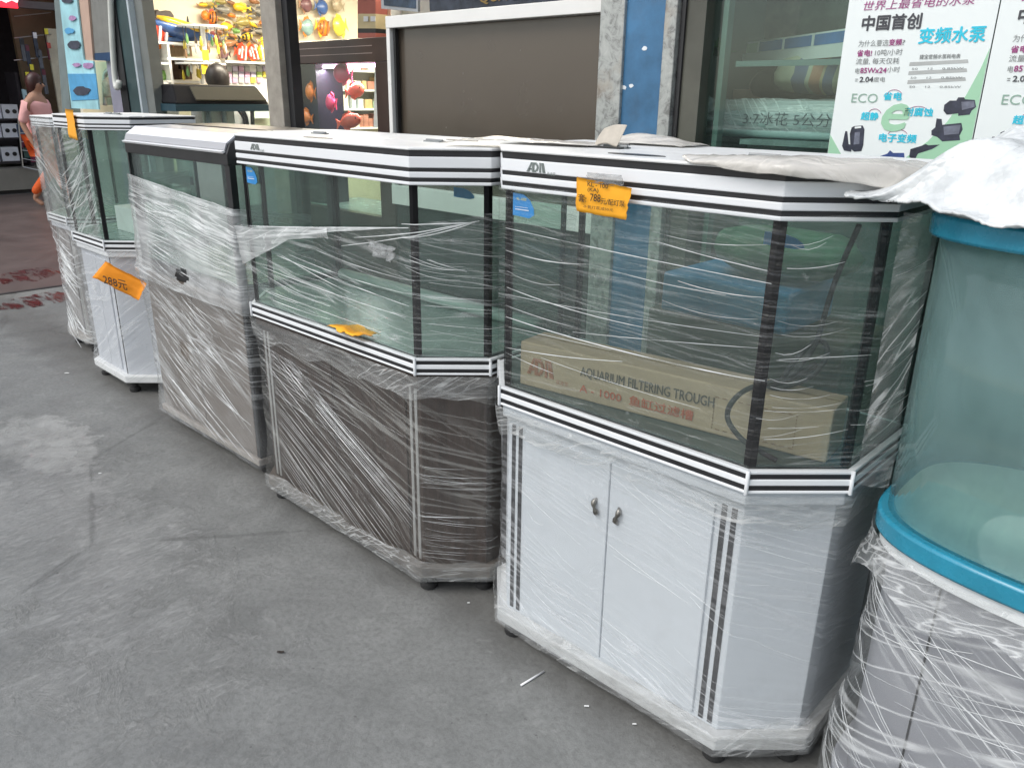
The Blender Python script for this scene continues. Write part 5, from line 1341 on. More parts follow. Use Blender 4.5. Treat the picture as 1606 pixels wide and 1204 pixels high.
# ------------------------------------------------------------------ people
def skin_body(name, verts, edges, radii, mat, parent, sub=2, rootv=0):
    me = bpy.data.meshes.new(name); o0 = org(parent)
    me.from_pydata([Vector(v) - o0 for v in verts], edges, [])
    me.materials.append(mat)
    ob = bpy.data.objects.new(name, me); col.objects.link(ob); ob.parent = parent
    md = ob.modifiers.new('skin', 'SKIN'); md.use_smooth_shade = True
    for i, sv in enumerate(me.skin_vertices[0].data):
        r = radii[i]; sv.radius = r if isinstance(r, tuple) else (r, r); sv.use_root = (i == rootv)
    s2 = ob.modifiers.new('sub', 'SUBSURF'); s2.levels = sub; s2.render_levels = sub
    return ob
SKIN = simple('skin', (0.42, 0.23, 0.15), 0.5, var=0.06)
HAIR = simple('dark_hair', (0.012, 0.009, 0.009), 0.45, var=0.4, scale=30)
def person(label, base, fwd, height, top, low, hair_red=None, stride=0.30, arm=0.0):
    fwd = Vector(fwd).normalized(); side = Vector((fwd.y, -fwd.x, 0)); base = Vector(base); k = height / 1.62
    def P(f, s, z): return base + (fwd * f + side * s) * k + Z_ * (z * k)
    t = thing('person', label, 'person', base)
    V = [P(0, 0, 0.86), P(0, 0, 1.05), P(0.01, 0, 1.25), P(0.01, 0, 1.36), P(0.02, 0, 1.43), P(0.045, 0, 1.50), P(0.05, 0, 1.57),
         P(0, 0.09, 0.82), P(0.10 + stride * 0.3, 0.09, 0.46), P(stride, 0.09, 0.07), P(stride + 0.16, 0.10, 0.03),
         P(0, -0.09, 0.82), P(-0.02, -0.09, 0.47), P(-stride, -0.09, 0.12), P(-stride + 0.10, -0.10, 0.035),
         P(0, 0.17, 1.31), P(-0.08 - arm, 0.22, 1.06), P(0.02, 0.23, 0.84), P(0.05, 0.22, 0.77),
         P(0, -0.17, 1.31), P(0.02 + arm, -0.22, 1.06), P(0.16 + arm, -0.21, 0.88), P(0.20 + arm, -0.20, 0.82)]
    E = [(0, 1), (1, 2), (2, 3), (3, 4), (4, 5), (5, 6), (0, 7), (7, 8), (8, 9), (9, 10), (0, 11), (11, 12), (12, 13), (13, 14), (3, 15), (15, 16), (16, 17), (17, 18), (3, 19), (19, 20), (20, 21), (21, 22)]
    rad = [0.13, 0.11, 0.13, 0.09, 0.048, 0.085, 0.075, 0.085, 0.055, 0.036, 0.028, 0.085, 0.055, 0.036, 0.028, 0.05, 0.038, 0.028, 0.026, 0.05, 0.038, 0.028, 0.026]
    skin_body('body', V, E, [r * k for r in rad], SKIN, t)
    vt = [V[0], V[1], V[2], V[3], V[15], V[16], V[19], V[20]]
    skin_body('blouse', vt, [(0, 1), (1, 2), (2, 3), (3, 4), (4, 5), (3, 6), (6, 7)], [r * k for r in (0.175, 0.155, 0.168, 0.115, 0.070, 0.058, 0.070, 0.058)], top, t)
    vl = [V[0], V[7], V[8], V[9] + Vector((0, 0, 0.10 * k)), V[11], V[12], V[13] + Vector((0, 0, 0.05 * k))]
    skin_body('trousers', vl, [(0, 1), (1, 2), (2, 3), (0, 4), (4, 5), (5, 6)], [r * k for r in (0.15, 0.105, 0.075, 0.062, 0.105, 0.075, 0.062)], low, t)
    hc = P(0.03, 0, 1.55)
    mb = MB(); M_ = Matrix((fwd, side, Z_)).transposed()
    for i in range(11):
        a_ = math.pi * i / 10
        for j in range(14):
            w_ = 2 * math.pi * j / 14
            back = max(0, -math.cos(w_))
            q = Vector((0.105 * math.sin(a_) * math.cos(w_) * (0.72 if math.cos(w_) > 0.3 and a_ > 1.2 else 1.0), 0.098 * math.sin(a_) * math.sin(w_), 0.115 * math.cos(a_) - 0.09 * back * max(0, -math.cos(a_))))
            mb.v.append(hc + M_ @ (q * k * (1 + 0.04 * noise.noise(q * 40))))
    for i in range(10):
        for j in range(14):
            q = (j + 1) % 14; mb.f.append((i * 14 + j, i * 14 + q, (i + 1) * 14 + q, (i + 1) * 14 + j))
    mb.build('hair', hair_red or HAIR, t, smooth=True)
    for s in (-1, 1):
        MB().lathe(P(0.128, 0.033 * s, 1.535), [(0.0, 0.008), (0.011, 0.004), (0.012, -0.006)], 8, Matrix.Rotation(R(90), 3, 'Y')).build('eye', BLACK, t)
    MB().tube([P(0.125, 0, 1.535), P(0.150, 0, 1.505), P(0.128, 0, 1.498)], [0.007 * k, 0.015 * k, 0.006 * k], 6).build('nose', SKIN, t, smooth=True)
    return t
wp = at_z(86, 328, 0.0)
PINK = simple('pink_cotton', (0.80, 0.42, 0.40), 0.8, var=0.08)
person('woman in a pink top and orange trousers walking past the far end of the row', (wp.x, wp.y, 0.004), (0.75, 0.66, 0), 1.66, PINK, simple('orange_red_cloth', (0.75, 0.12, 0.02), 0.7, var=0.1), simple('auburn_hair', (0.05, 0.014, 0.011), 0.45, var=0.3), stride=0.30)
pp_ = at_x(342, 118, -7.0)
person('black-haired shopkeeper behind the dark-hooded aquarium, only the head showing', (pp_.x, pp_.y, 0.004), (-1, 0.25, 0), pp_.z + 0.05, simple('grey_shirt', (0.3, 0.3, 0.32), 0.8), simple('dark_trousers', (0.05, 0.05, 0.07), 0.8), stride=0.02)

# ------------------------------------------------------------------ brown-framed tank with fish
bt = thing('framed_aquarium', 'dark brown framed show aquarium with red fish behind the grey column', 'aquarium', (-4.2, 3.1, 0))
BRN = simple('brown_frame', (0.050, 0.032, 0.026), 0.3, var=0.15)
YB = 2.95
q00, q10 = at_y(458, 65, YB), at_y(610, 60, YB)
zt_ = (q00.z + q10.z) / 2
xo = at_y(590, 150, YB).x
zo = at_y(590, 97, YB).z
MB().box((q00.x - 0.25, YB, zo), (q10.x, YB + 0.06, zt_)).build('top_rail', BRN, bt, bevel=0.004)
for k in (0.35, 0.66): 
    zz = zo + (zt_ - zo) * k
    MB().box((q00.x - 0.25, YB - 0.002, zz), (xo - 0.02, YB + 0.01, zz + 0.004)).build('trim_line', simple('pale_trim', (0.28, 0.22, 0.2), 0.3), bt)
MB().box((xo, YB, 0.004), (q10.x, YB + 0.06, zo)).build('stile', BRN, bt, bevel=0.004)
MB().box((q00.x - 0.25, YB, 0.004), (q00.x - 0.08, YB + 0.06, zo)).build('stile', BRN, bt, bevel=0.004)
MB().box((q00.x - 0.08, YB, 0.004), (xo, YB + 0.06, 0.80)).build('lower_panel', BRN, bt)
MB().box((q00.x - 0.08, YB + 0.02, 0.80), (xo, YB + 0.028, zo)).build('glass_pane', glass('clear_show_glass', (0.97, 0.985, 0.98)), bt)
MB().box((q00.x - 0.2, YB + 0.06, zo + 0.02), (q10.x, YB + 0.55, zt_ - 0.01)).build('canopy', BRN, bt)
MB().box((q00.x - 0.08, YB + 0.06, 0.75), (xo, YB + 0.50, 0.80)).build('tank_floor', FL_PALE, bt)
c0, c1 = at_y(494, 97, YB + 0.2), at_y(515, 97, YB + 0.2)
MB().box((c0.x - 0.03, YB + 0.10, 0.80), (c1.x, YB + 0.30, zo + 0.02)).build('overflow_column', simple('deep_violet_black', (0.016, 0.012, 0.022), 0.4), bt)
tl = thing('tank_lamp', 'pink white tube lamp glowing under the canopy of the brown tank', 'lamp', (q00.x + 0.4, YB + 0.2, zo))
MB().tube([(q00.x, YB + 0.16, zo - 0.012), (xo - 0.02, YB + 0.16, zo - 0.012)], 0.010, 8).build('tube', emit('pink_tube', (1.0, 0.62, 0.92), 5), tl)
ld = bpy.data.lights.new('tank_lamp_light', 'AREA'); ld.shape = 'RECTANGLE'; ld.size = 0.7; ld.size_y = 0.03; ld.energy = 10; ld.color = (1.0, 0.86, 0.95)
lo_ = bpy.data.objects.new('tank_lamp_light', ld); col.objects.link(lo_); lo_.location = (0, -0.04, -0.03); lo_.parent = tl
MB().box((q00.x, YB + 0.12, zo + 0.000), (xo - 0.02, YB + 0.20, zo + 0.019)).build('fitting', WSH, tl)
for (x, y, l, h, cb, lb, Y) in ((536, 116, 26, 28, 'pink', 'large pink disc fish near the lamp of the brown tank', 3.05), (558, 142, 27, 22, 'coral', 'coral red disc fish at the middle of the brown tank', 3.1), (549, 190, 34, 22, 'coral', 'coral fish with spread fins at the bottom of the brown tank', 3.02),
                                (487, 144, 13, 25, 'amber', 'narrow amber fish left in the brown tank', 3.05), (473, 159, 15, 17, 'crimson', 'small crimson fish at the left of the brown tank', 3.08), (479, 183, 18, 21, 'amber', 'amber orange fish low at the left of the brown tank', 3.04), (519, 161, 14, 24, 'pink', 'pink and violet fish seen edge-on in the brown tank', 3.06)):
    m_ = {'pink': (0.90, 0.06, 0.17), 'coral': (0.92, 0.12, 0.06), 'amber': (0.80, 0.20, 0.02), 'crimson': (0.5, 0.04, 0.05)}[cb]
    c = at_y(x, y, Y); sx_ = abs((at_y(x + 0.5, y, Y) - at_y(x - 0.5, y, Y)).x); sz_ = abs((at_y(x, y - 0.5, Y) - at_y(x, y + 0.5, Y)).z)
    fish('disc_fish', lb, c, l * sx_ * 1.0, h * sz_ * 1.1, 0.05, fm(cb + '_d', m_), fm(cb + '_d2', tuple(v * 0.9 for v in m_)), 'y', 1 if x < 545 else -1, 0.15, None, 'fish in the brown-framed tank', disc=True)
# shelves of jars seen through the brown tank
js = thing('jar_shelf', 'white shelf of small jars and packets seen through the brown tank', 'shelf', (-7.8, 6.0, 0))
for z in (1.15, 1.35, 1.55, 1.75): MB().box((-8.01, 5.3, z - 0.02), (-7.7, 7.2, z)).build('board', WHITE, js)
jm = [simple('jar_%d' % i, c, 0.4, var=0.2) for i, c in enumerate(((0.7, 0.7, 0.66), (0.55, 0.4, 0.2), (0.3, 0.4, 0.3), (0.75, 0.72, 0.6), (0.45, 0.2, 0.15), (0.6, 0.65, 0.68)))]
for z in (1.15, 1.35, 1.55, 1.75):
    y = 5.4
    while y < 7.1:
        w_ = rnd.uniform(0.05, 0.11)
        MB().box((-7.9, y, z), (-7.74, y + w_, z + rnd.uniform(0.08, 0.15))).build('jar', rnd.choice(jm), js)
        y += w_ + rnd.uniform(0.005, 0.05)
rs = thing('wall_cabinet', 'cream wall cabinet with red bands above the brown tank', 'cabinet', at_y(575, 40, 3.6))
for (y0, y1, mt, nm) in ((-8, 5, simple('cab_red', (0.42, 0.12, 0.09), 0.5), 'red_band'), (5, 22, simple('cab_red', (0, 0, 0)), 'red_band'), (22, 45, simple('cab_cream', (0.62, 0.52, 0.30), 0.5), 'door'), (45, 52, BLACK, 'shadow_gap'), (52, 60, simple('cab_red', (0, 0, 0)), 'red_band')):
    quad_y([(561, y0), (561, y1), (589, y1), (589, y0)], 3.6, 0.1).build(nm, mt, rs)
for x in (570, 581): quad_y([(x, 26), (x, 34), (x + 7, 34), (x + 7, 26)], 3.59, 0.006).build('label_card', WHITE, rs)

# ------------------------------------------------------------------ white-framed tank with the dark back
wt = thing('framed_aquarium', 'big white-framed aquarium with a dark brown back panel against the column', 'aquarium', (-2.5, 2.5, 0))
YW = 2.735
xl, xr = -3.478, -1.87
zt_, zb_ = 1.861, 0.938
WF = simple('frame_white', (0.80, 0.79, 0.76), 0.4, var=0.03)
MB().box((xl, YW - 0.02, zt_ - 0.055), (xr, YW + 0.10, zt_)).build('top_rail', WF, wt, bevel=0.003)
MB().box((xl, YW - 0.02, zb_), (xr, YW + 0.10, zb_ + 0.10)).build('bottom_rail', WF, wt, bevel=0.003)
MB().box((xl, YW - 0.018, zb_ + 0.10), (xl + 0.028, YW + 0.10, zt_ - 0.055)).build('stile', WF, wt, bevel=0.003)
MB().box((xr - 0.012, YW - 0.018, zb_ + 0.10), (xr, YW + 0.10, zt_ - 0.055)).build('stile', WF, wt, bevel=0.003)
MB().box((xl + 0.036, YW, zb_ + 0.10), (xl + 0.050, YW + 0.02, zt_ - 0.055)).build('shadow_bead', BLACK, wt)
MB().box((xl + 0.03, YW + 0.03, zb_ + 0.08), (xr - 0.01, YW + 0.045, zt_ - 0.05)).build('back_panel', simple('espresso_panel', (0.085, 0.068, 0.052), 0.24, var=0.06, scale=2, spec=0.7), wt)
MB().box((xl + 0.02, YW + 0.0, 0.004), (xr - 0.02, YW + 0.09, zb_ - 0.001)).build('lower_cabinet', simple('dark_stand', (0.035, 0.04, 0.038), 0.35, var=0.2), wt)
bn_ = thing('dark_banner', 'dark blue banner with faded gold lettering above the white-framed tank', 'banner', at_y(760, 10, 3.2))
quad_y([(672, -30), (674, 18), (905, 6), (905, -30)], 3.2, 0.01).build('cloth', simple('dusky_banner', (0.045, 0.055, 0.075), 0.6, var=0.7, scale=9), bn_)
a_, b_ = at_y(752, 8, 3.195), at_y(890, 3, 3.195)
lettering('gold_letters', 'QUA DO NEO', simple('faded_gold', (0.30, 0.20, 0.06), 0.5, var=0.3), bn_, a_, X_, Z_, width=b_.x - a_.x, height=0.06, offset=0.01)
pc = thing('framed_picture', 'dark landscape picture in a pale frame at the top edge', 'picture', at_y(625, 18, 3.3))
quad_y([(596, -30), (598, 14), (655, 19), (655, -30)], 3.3, 0.02).build('frame', simple('pale_frame', (0.6, 0.63, 0.66), 0.4), pc)
quad_y([(600, -30), (602, 9), (652, 14), (652, -30)], 3.296, 0.003).build('picture', simple('seascape', (0.06, 0.10, 0.16), 0.4, var=0.8, scale=7), pc)
tag(quad_y([(590, -30), (586, 200), (616, 200), (612, -30)], 3.75, 0.1).build('white_pillar', simple('pillar_white', (0.78, 0.79, 0.76), 0.5)), 'white pillar between brown tank and white-framed tank', 'pillar')
tag(quad_y([(610, -40), (606, 260), (960, 260), (960, -40)], 3.9, 0.1).build('inner_wall', simple('inner_wall_white', (0.74, 0.74, 0.70), 0.6)), 'white inner wall behind the white-framed tank', 'wall')

# ------------------------------------------------------------------ poster window at the right
YG = 2.64
win = thing('display_window', 'greenish display window with stored goods behind the pump posters', 'window', (-0.2, YG, 0))
MB().box((-1.655, 2.58, 0), (-1.640, 2.70, 2.8)).build('gap_strip', BLACK, win)
MB().box((-1.640, 2.59, 0), (-1.565, 2.66, 2.8)).build('frame', simple('olive_brown_frame', (0.075, 0.075, 0.06), 0.35, var=0.4, scale=3), win)
MB().box((-1.565, YG, 0.02), (1.58, YG + 0.008, 2.78)).build('pane', glass('window_glass', (0.86, 0.94, 0.91), haze=0.02, haze_col=(0.4, 0.5, 0.47)), win)
MB().box((-1.535, YG + 0.012, 0.02), (-1.515, YG + 0.05, 2.78)).build('edge_bead', simple('green_glass_edge', (0.10, 0.16, 0.14), 0.3), win)
zr = at_y(1210, 98, YG + 0.02).z
MB().box((-1.47, YG + 0.014, zr - 0.012), (1.57, YG + 0.03, zr + 0.006)).build('glass_rail', simple('green_glass_edge2', (0.10, 0.16, 0.15), 0.3), win)
# posters
PW = simple('poster_white', (0.80, 0.84, 0.83), 0.35, var=0.015, scale=2)
PG = simple('poster_green', (0.36, 0.62, 0.42), 0.35, var=0.05, scale=4)
P_PUR = simple('poster_purple', (0.35, 0.06, 0.22), 0.5); P_GRY = simple('poster_grey', (0.22, 0.23, 0.23), 0.5); P_DK = simple('poster_dark', (0.06, 0.06, 0.07), 0.5)
P_CY = simple('poster_cyan', (0.03, 0.55, 0.72), 0.5); P_LG = simple('poster_letter_green', (0.28, 0.42, 0.34), 0.5); P_TB = simple('poster_table', (0.42, 0.43, 0.42), 0.5)
P_PUMP = simple('poster_pump', (0.035, 0.038, 0.06), 0.4, var=0.5, scale=30); P_PBL = simple('poster_pump_blue', (0.04, 0.07, 0.22), 0.4, var=0.4, scale=30); P_PGR = simple('poster_pump_light', (0.16, 0.17, 0.22), 0.4, var=0.3, scale=40)
YP = 2.615
def poster(label, x_off):
    t = thing('pump_poster', label, 'poster', (-0.88 + x_off, YP, 1.30), 'pump posters on the display window')
    D = Vector((x_off, 0, 0))
    n_ = [0]
    def pt(x, y, lay=1): return at_y(x, y, YP) + D + Vector((0, -0.0006 * lay, 0))
    pw = 0.411
    xl_ = at_y(1318, 100, YP).x; zb_ = at_y(1303, 262, YP).z
    MB().box((xl_ + x_off, YP, zb_), (xl_ + pw + x_off, YP + 0.004, zb_ + 0.60)).build('sheet', PW, t)
    def q(pts, mat, nm, lay=1):
        MB().slab([pt(x, y, lay) for x, y in pts], (0, 0.0004, 0)).build(nm, mat, t)
    xr_ = xl_ + pw - 0.001
    # green swoosh along the right edge and a corner patch at the lower left
    sw = [Vector((xr_, YP - 0.0006, at_y(1555, 75, YP).z)) + D] + [pt(x, y) for x, y in ((1538, 108), (1515, 150), (1485, 192), (1455, 222), (1430, 240), (1410, 256))] + [Vector((xr_, YP - 0.0006, zb_ + 0.002)) + D]
    MB().slab(sw, (0, 0.0004, 0)).build('green_swoosh', PG, t)
    MB().slab([Vector((xl_ + 0.001, YP - 0.0006, at_y(1308, 212, YP).z)) + D, Vector((xl_ + 0.001, YP - 0.0006, zb_ + 0.002)) + D, pt(1330, 258), pt(1318, 240)], (0, 0.0004, 0)).build('green_corner', PG, t)
    def tx(s, x, y, x2, y2, h, mat, off=0.0, shear=0.0):
        a, b = pt(x, y, 2), pt(x2, y2, 2)
        lettering('print', s, mat, t, a, X_, Z_, width=(b.x - a.x), height=h * abs(at_y(x, y, YP).z - at_y(x, y - 1, YP).z), offset=off, shear=shear, lift=0.0004)
    tx('世界上最省电的水泵', 1352, 18, 1527, 10, 15, P_PUR, 0.0, 0.2)
    tx('中国首创', 1351, 49, 1443, 46, 23, P_DK, 0.03)
    tx('变频水泵', 1440, 69, 1544, 66, 24, P_CY, 0.028)
    tx('为什么要选', 1346, 74, 1393, 72, 10, P_GRY)
    tx('变频', 1394, 72, 1414, 71, 10, P_PUR, 0.025); tx('?', 1415, 71, 1419, 71, 8, P_GRY)
    tx('省电!', 1344, 89, 1367, 88, 10, P_PUR, 0.025); tx('10吨/小时', 1372, 88, 1415, 86, 10, P_GRY)
    tx('流量, 每天仅耗', 1342, 102, 1410, 100, 10, P_GRY)
    tx('电', 1341, 116, 1348, 115, 9, P_GRY); tx('85Wx24', 1349, 115, 1390, 114, 8, P_PUR, 0.03); tx('小时', 1391, 114, 1411, 113, 9, P_GRY)
    tx('=', 1341, 128, 1345, 128, 4, P_GRY); tx('2.04', 1348, 129, 1369, 129, 8, P_DK, 0.03); tx('度电', 1370, 129, 1388, 129, 8, P_GRY)
    tx('ECO', 1335, 161, 1376, 160, 14, P_LG)
    tx('省电', 1385, 157, 1414, 156, 12, P_CY, 0.03); tx('超静', 1350, 188, 1377, 188, 12, P_CY, 0.03); tx('耐腐蚀', 1418, 182, 1463, 180, 13, P_CY, 0.03); tx('电子变频', 1378, 222, 1437, 220, 13, P_CY, 0.03)
    tx('e', 1377, 204, 1416, 203, 40, PG, 0.04, 0.25)
    tx('捷宝变频水泵耗电表', 1442, 93, 1506, 91, 7, P_GRY, 0.01)
    for k, y in enumerate((104, 118, 132)):
        q([(1426 - k * 1.6, y), (1519 - k * 2, y - 5), (1518 - k * 2, y - 10.5), (1427 - k * 1.6, y - 6)], P_TB, 'table_bar')
        tx('50     12     0.85kW', 1430 - k * 2, y + 6, 1512 - k * 2, y + 2, 3.2, P_GRY)
    for (cx, cy, rx) in ((1403, 150, 12), (1372, 180, 10), (1440, 176, 16), (1408, 212, 15)):
        MB().tube([pt(cx + rx * math.cos(w_), cy - 9 * math.sin(w_), 2) for w_ in [0.2 + k * 0.35 for k in range(9)]], 0.0007, 4).build('bubble_line', P_PUR, t)
    # pumps
    q([(1336, 200), (1340, 198), (1353, 197), (1356, 203), (1354, 228), (1351, 237), (1340, 238), (1334, 233), (1333, 210)], P_PUMP, 'pump', 2)
    q([(1341, 208), (1349, 207), (1348, 226), (1339, 227)], P_PGR, 'pump_shine', 3)
    q([(1326, 206), (1329, 206), (1331, 226), (1336, 228), (1335, 238), (1324, 236), (1321, 229)], P_PUMP, 'pump', 3)
    q([(1341, 199), (1351, 198), (1351, 201), (1341, 202)], PW, 'pump_grip', 4)
    q([(1481, 165), (1490, 158), (1500, 158), (1503, 153), (1512, 153), (1514, 156), (1529, 157), (1531, 168), (1524, 174), (1521, 180), (1503, 182), (1503, 178), (1485, 180), (1480, 174)], P_PUMP, 'pump', 2)
    q([(1508, 160), (1528, 159), (1529, 168), (1509, 173)], P_PGR, 'pump_shine', 3)
    q([(1461, 205), (1467, 200), (1469, 186), (1477, 187), (1478, 196), (1508, 193), (1510, 203), (1505, 213), (1506, 220), (1478, 222), (1470, 215), (1461, 212)], P_PUMP, 'pump', 2)
    q([(1480, 199), (1507, 196), (1504, 210), (1481, 212)], P_PGR, 'pump_shine', 3)
    q([(1378, 246), (1392, 241), (1396, 236), (1401, 240), (1418, 240), (1419, 250), (1396, 254)], P_PBL, 'pump', 2)
    q([(1428, 234), (1445, 229), (1452, 226), (1456, 228), (1474, 227), (1462, 234), (1440, 241), (1434, 252), (1426, 246)], P_PUMP, 'pump', 2)
    return t
poster('white and green poster of variable-frequency water pumps, wholly visible', 0.0)
poster('second water pump poster cut off by the right edge of the picture', 0.4145)
# goods behind the glass
GW = simple('pack_white', (0.62, 0.64, 0.62), 0.5)
za_ = 1.62
def at_zz(x, y, z): return at_z(x, y, z)
pr = at_y(1345, 66, 2.76); zs = pr.z
pl = at_z(1148, 88, zs)
dv = (pr - pl).normalized(); dn = Vector((-dv.y, dv.x, 0))
if dn.y < 0: dn = -dn
s_a = thing('wall_shelf', 'white shelf slanting back into the display window', 'shelf', pl)
MB().slab([pl, pr, pr + dn * 0.22, pl + dn * 0.22], (0, 0, -0.028)).build('board', GW, s_a)
MB().slab([pl - dn * 0.004, pr - dn * 0.004, pr - dn * 0.004 + Vector((0, 0, -0.04)), pl - dn * 0.004 + Vector((0, 0, -0.04))], dn * 0.003).build('front_edge', GW, s_a)
Ls = (pr - pl).length
bx_m = [simple('lampbox_blue', (0.035, 0.13, 0.33), 0.4, var=0.25, scale=12), simple('lampbox_green', (0.42, 0.55, 0.38), 0.4, var=0.1)]
for k, (a, b, mt, lb) in enumerate(((0.02, 0.22, bx_m[1], 'pale green lamp carton at the left end of the window shelf'), (0.225, 0.44, bx_m[0], 'first blue lamp carton on the window shelf'), (0.45, 0.67, bx_m[0], 'middle blue lamp carton on the window shelf'), (0.68, 0.90, bx_m[0], 'blue lamp carton nearest the poster on the window shelf'))):
    c_ = thing('lamp_carton', lb, 'carton', pl + dv * (Ls * a), 'lamp cartons on the window shelf')
    A_, B_ = pl + dv * (Ls * a), pl + dv * (Ls * b)
    MB().slab([A_ + dn * 0.02, B_ + dn * 0.02, B_ + dn * 0.09, A_ + dn * 0.09], (0, 0, 0.048)).build('carton', GW, c_)
    MB().slab([A_ + dn * 0.019 + Z_ * 0.006, B_ + dn * 0.019 - dv * 0.012 + Z_ * 0.006, B_ + dn * 0.019 - dv * 0.012 + Z_ * 0.042, A_ + dn * 0.019 + Z_ * 0.042], dn * -0.001).build('label', mt, c_)
# low shelf with tube bundle, sack, cartons
YT = 2.86
t0_, t1_ = at_y(1098, 178, YT), at_y(1340, 205, YT)
zsh = at_y(1200, 216, YT).z
sh2 = thing('low_shelf', 'glass topped counter behind the display window', 'counter', (-0.9, 3.0, 0))
MB().box((-1.46, 2.72, zsh - 0.02), (1.5, 3.7, zsh - 0.002)).build('top', simple('counter_top', (0.18, 0.23, 0.22), 0.25, var=0.2), sh2)
MB().box((-1.46, 2.78, 0.004), (1.5, 3.6, zsh - 0.021)).build('body', simple('counter_body', (0.06, 0.08, 0.075), 0.4, var=0.4, scale=3), sh2)
tb = thing('tube_bundle', 'bundle of pale plastic tubes in cloudy wrap with handwriting', 'tubes', (t0_.x, YT, zsh))
TBM = simple('pale_pvc', (0.42, 0.52, 0.52), 0.4, var=0.06)
k_ = 0
for (dy, dz) in ((-0.045, 0.016), (-0.048, 0.047), (-0.044, 0.078), (-0.03, 0.104), (-0.01, 0.016), (-0.008, 0.115), (0.02, 0.016), (0.03, 0.05), (0.02, 0.10)):
    MB().tube([(t0_.x + 0.05 + 0.012 * (k_ % 3), YT + dy, zsh + dz), (t0_.x + 1.25, YT + dy, zsh + dz)], 0.0155, 10).build('tube', TBM, tb, smooth=True); k_ += 1
mbw = MB(); mbw.uv = []
for i in range(40):
    f_ = i / 39; x = t0_.x - 0.01 + 1.0 * f_
    fl_ = 1.0 + (0.28 * math.exp(-(f_ / 0.05) ** 2)) * (1 + 0.5 * noise.noise(Vector((f_ * 60, 0, 0)))) - 0.15 * math.exp(-((f_ - 0.10) / 0.03) ** 2)
    for j in range(18):
        w_ = 2 * math.pi * j / 18
        rr_ = (0.072 + 0.006 * noise.noise(Vector((x * 25, w_ * 2, 3)))) * fl_
        mbw.v.append(Vector((x, YT - 0.008 + 0.80 * rr_ * math.cos(w_), max(zsh + 0.001, zsh + 0.064 + rr_ * math.sin(w_))))); mbw.uv.append((x, w_ * 0.07))
for i in range(39):
    for j in range(18):
        q = (j + 1) % 18; mbw.f.append((i * 18 + j, i * 18 + q, (i + 1) * 18 + q, (i + 1) * 18 + j))
mbw.build('plastic_wrap', film_mat('bundle_film', 0.02, 0.28, 0.4, 60, 0.03, 0.9, seed=8.2), tb, smooth=True)
kn = MB()
cK = Vector((t0_.x - 0.01, YT - 0.01, zsh + 0.075))
for i in range(9):
    for j in range(14):
        a_, w_ = math.pi * i / 8, 2 * math.pi * j / 14
        d = Vector((math.cos(a_) * 0.7, math.sin(a_) * math.cos(w_), math.sin(a_) * math.sin(w_)))
        kn.v.append(cK + d * (0.072 * (1 + 0.45 * noise.noise(d * 2.4 + Vector((4, 0, 0))))))
for i in range(8):
    for j in range(14):
        q = (j + 1) % 14; kn.f.append((i * 14 + j, i * 14 + q, (i + 1) * 14 + q, (i + 1) * 14 + j))
kn.build('plastic_knot', simple('cloudy_plastic', (0.55, 0.60, 0.58), 0.3, var=0.15, scale=30), tb, smooth=True)
hw = at_y(1165, 192, YT - 0.075)
lettering('handwriting', '3:7冰花 5公分管', P_DK, tb, (hw.x, YT - 0.0755, zsh + 0.045), X_, Z_, width=0.38, height=0.045)
def sackmesh(c, sx, sy, sz, seed, e=2.6):
    mb = MB(); na, nb = 22, 14
    for i in range(nb + 1):
        a_ = math.pi * i / nb
        for j in range(na):
            w_ = 2 * math.pi * j / na
            d = Vector((math.sin(a_) * math.cos(w_), math.sin(a_) * math.sin(w_), math.cos(a_)))
            d = Vector([math.copysign(abs(v) ** (2 / e), v) for v in d])
            k = 1 + 0.10 * noise.noise(d * 2.2 + Vector((seed, 0, 0))) + 0.04 * noise.noise(d * 7 + Vector((seed, 3, 0)))
            mb.v.append(Vector(c) + Vector((d.x * sx * k, d.y * sy * k, max(-sz, d.z * sz * k))))
    for i in range(nb):
        for j in range(na):
            q = (j + 1) % na; mb.f.append((i * na + j, i * na + q, (i + 1) * na + q, (i + 1) * na + j))
    return mb
def sack_mat():
    mt, nt, b, out = new_mat('striped_woven_sack')
    tc = nt.nodes.new('ShaderNodeTexCoord')
    sx = nt.nodes.new('ShaderNodeSeparateXYZ'); nt.links.new(mapping(nt, tc.outputs['Object'], rot=(0, R(-14), 0)), sx.inputs[0])
    f_ = math_n(nt, 'MULTIPLY_ADD', sx.outputs[0], 2.0, 0.5)
    cream = (0.42, 0.42, 0.30)
    r = nt.nodes.new('ShaderNodeValToRGB'); r.color_ramp.interpolation = 'CONSTANT'
    st = [(0.0, cream), (0.22, (0.10, 0.12, 0.2)), (0.33, cream), (0.36, (0.38, 0.17, 0.09)), (0.44, (0.42, 0.34, 0.2)), (0.46, (0.09, 0.12, 0.22)), (0.53, cream)]
    e = r.color_ramp.elements
    while len(e) < len(st): e.new(0.9)
    for i, (p, c) in enumerate(st): e[i].position = p; e[i].color = (*c, 1)
    nt.links.new(f_, r.inputs[0])
    nz = noise_n(nt, tc.outputs['Object'], 20, 5, 0.7)
    c = mixc(nt, ramp(nt, nz, [(0.4, 0.0), (0.7, 0.35)]), r.outputs[0], (0.25, 0.26, 0.22))
    nt.links.new(c, b.inputs['Base Color']); b.inputs['Roughness'].default_value = 0.6
    bump(nt, nz, 0.5, 0.006, b)
    return mt
sc_ = at_y(1285, 148, 3.05)
sk = sackmesh((sc_.x + 0.06, 3.06, zsh + 0.135 + 0.09), 0.24, 0.13, 0.075, 2)
tag(sk.build('woven_sack', sack_mat(), smooth=True), 'cream woven sack with blue and orange stripes lying behind the tubes', 'sack')
bb = at_y(1222, 130, 3.25)
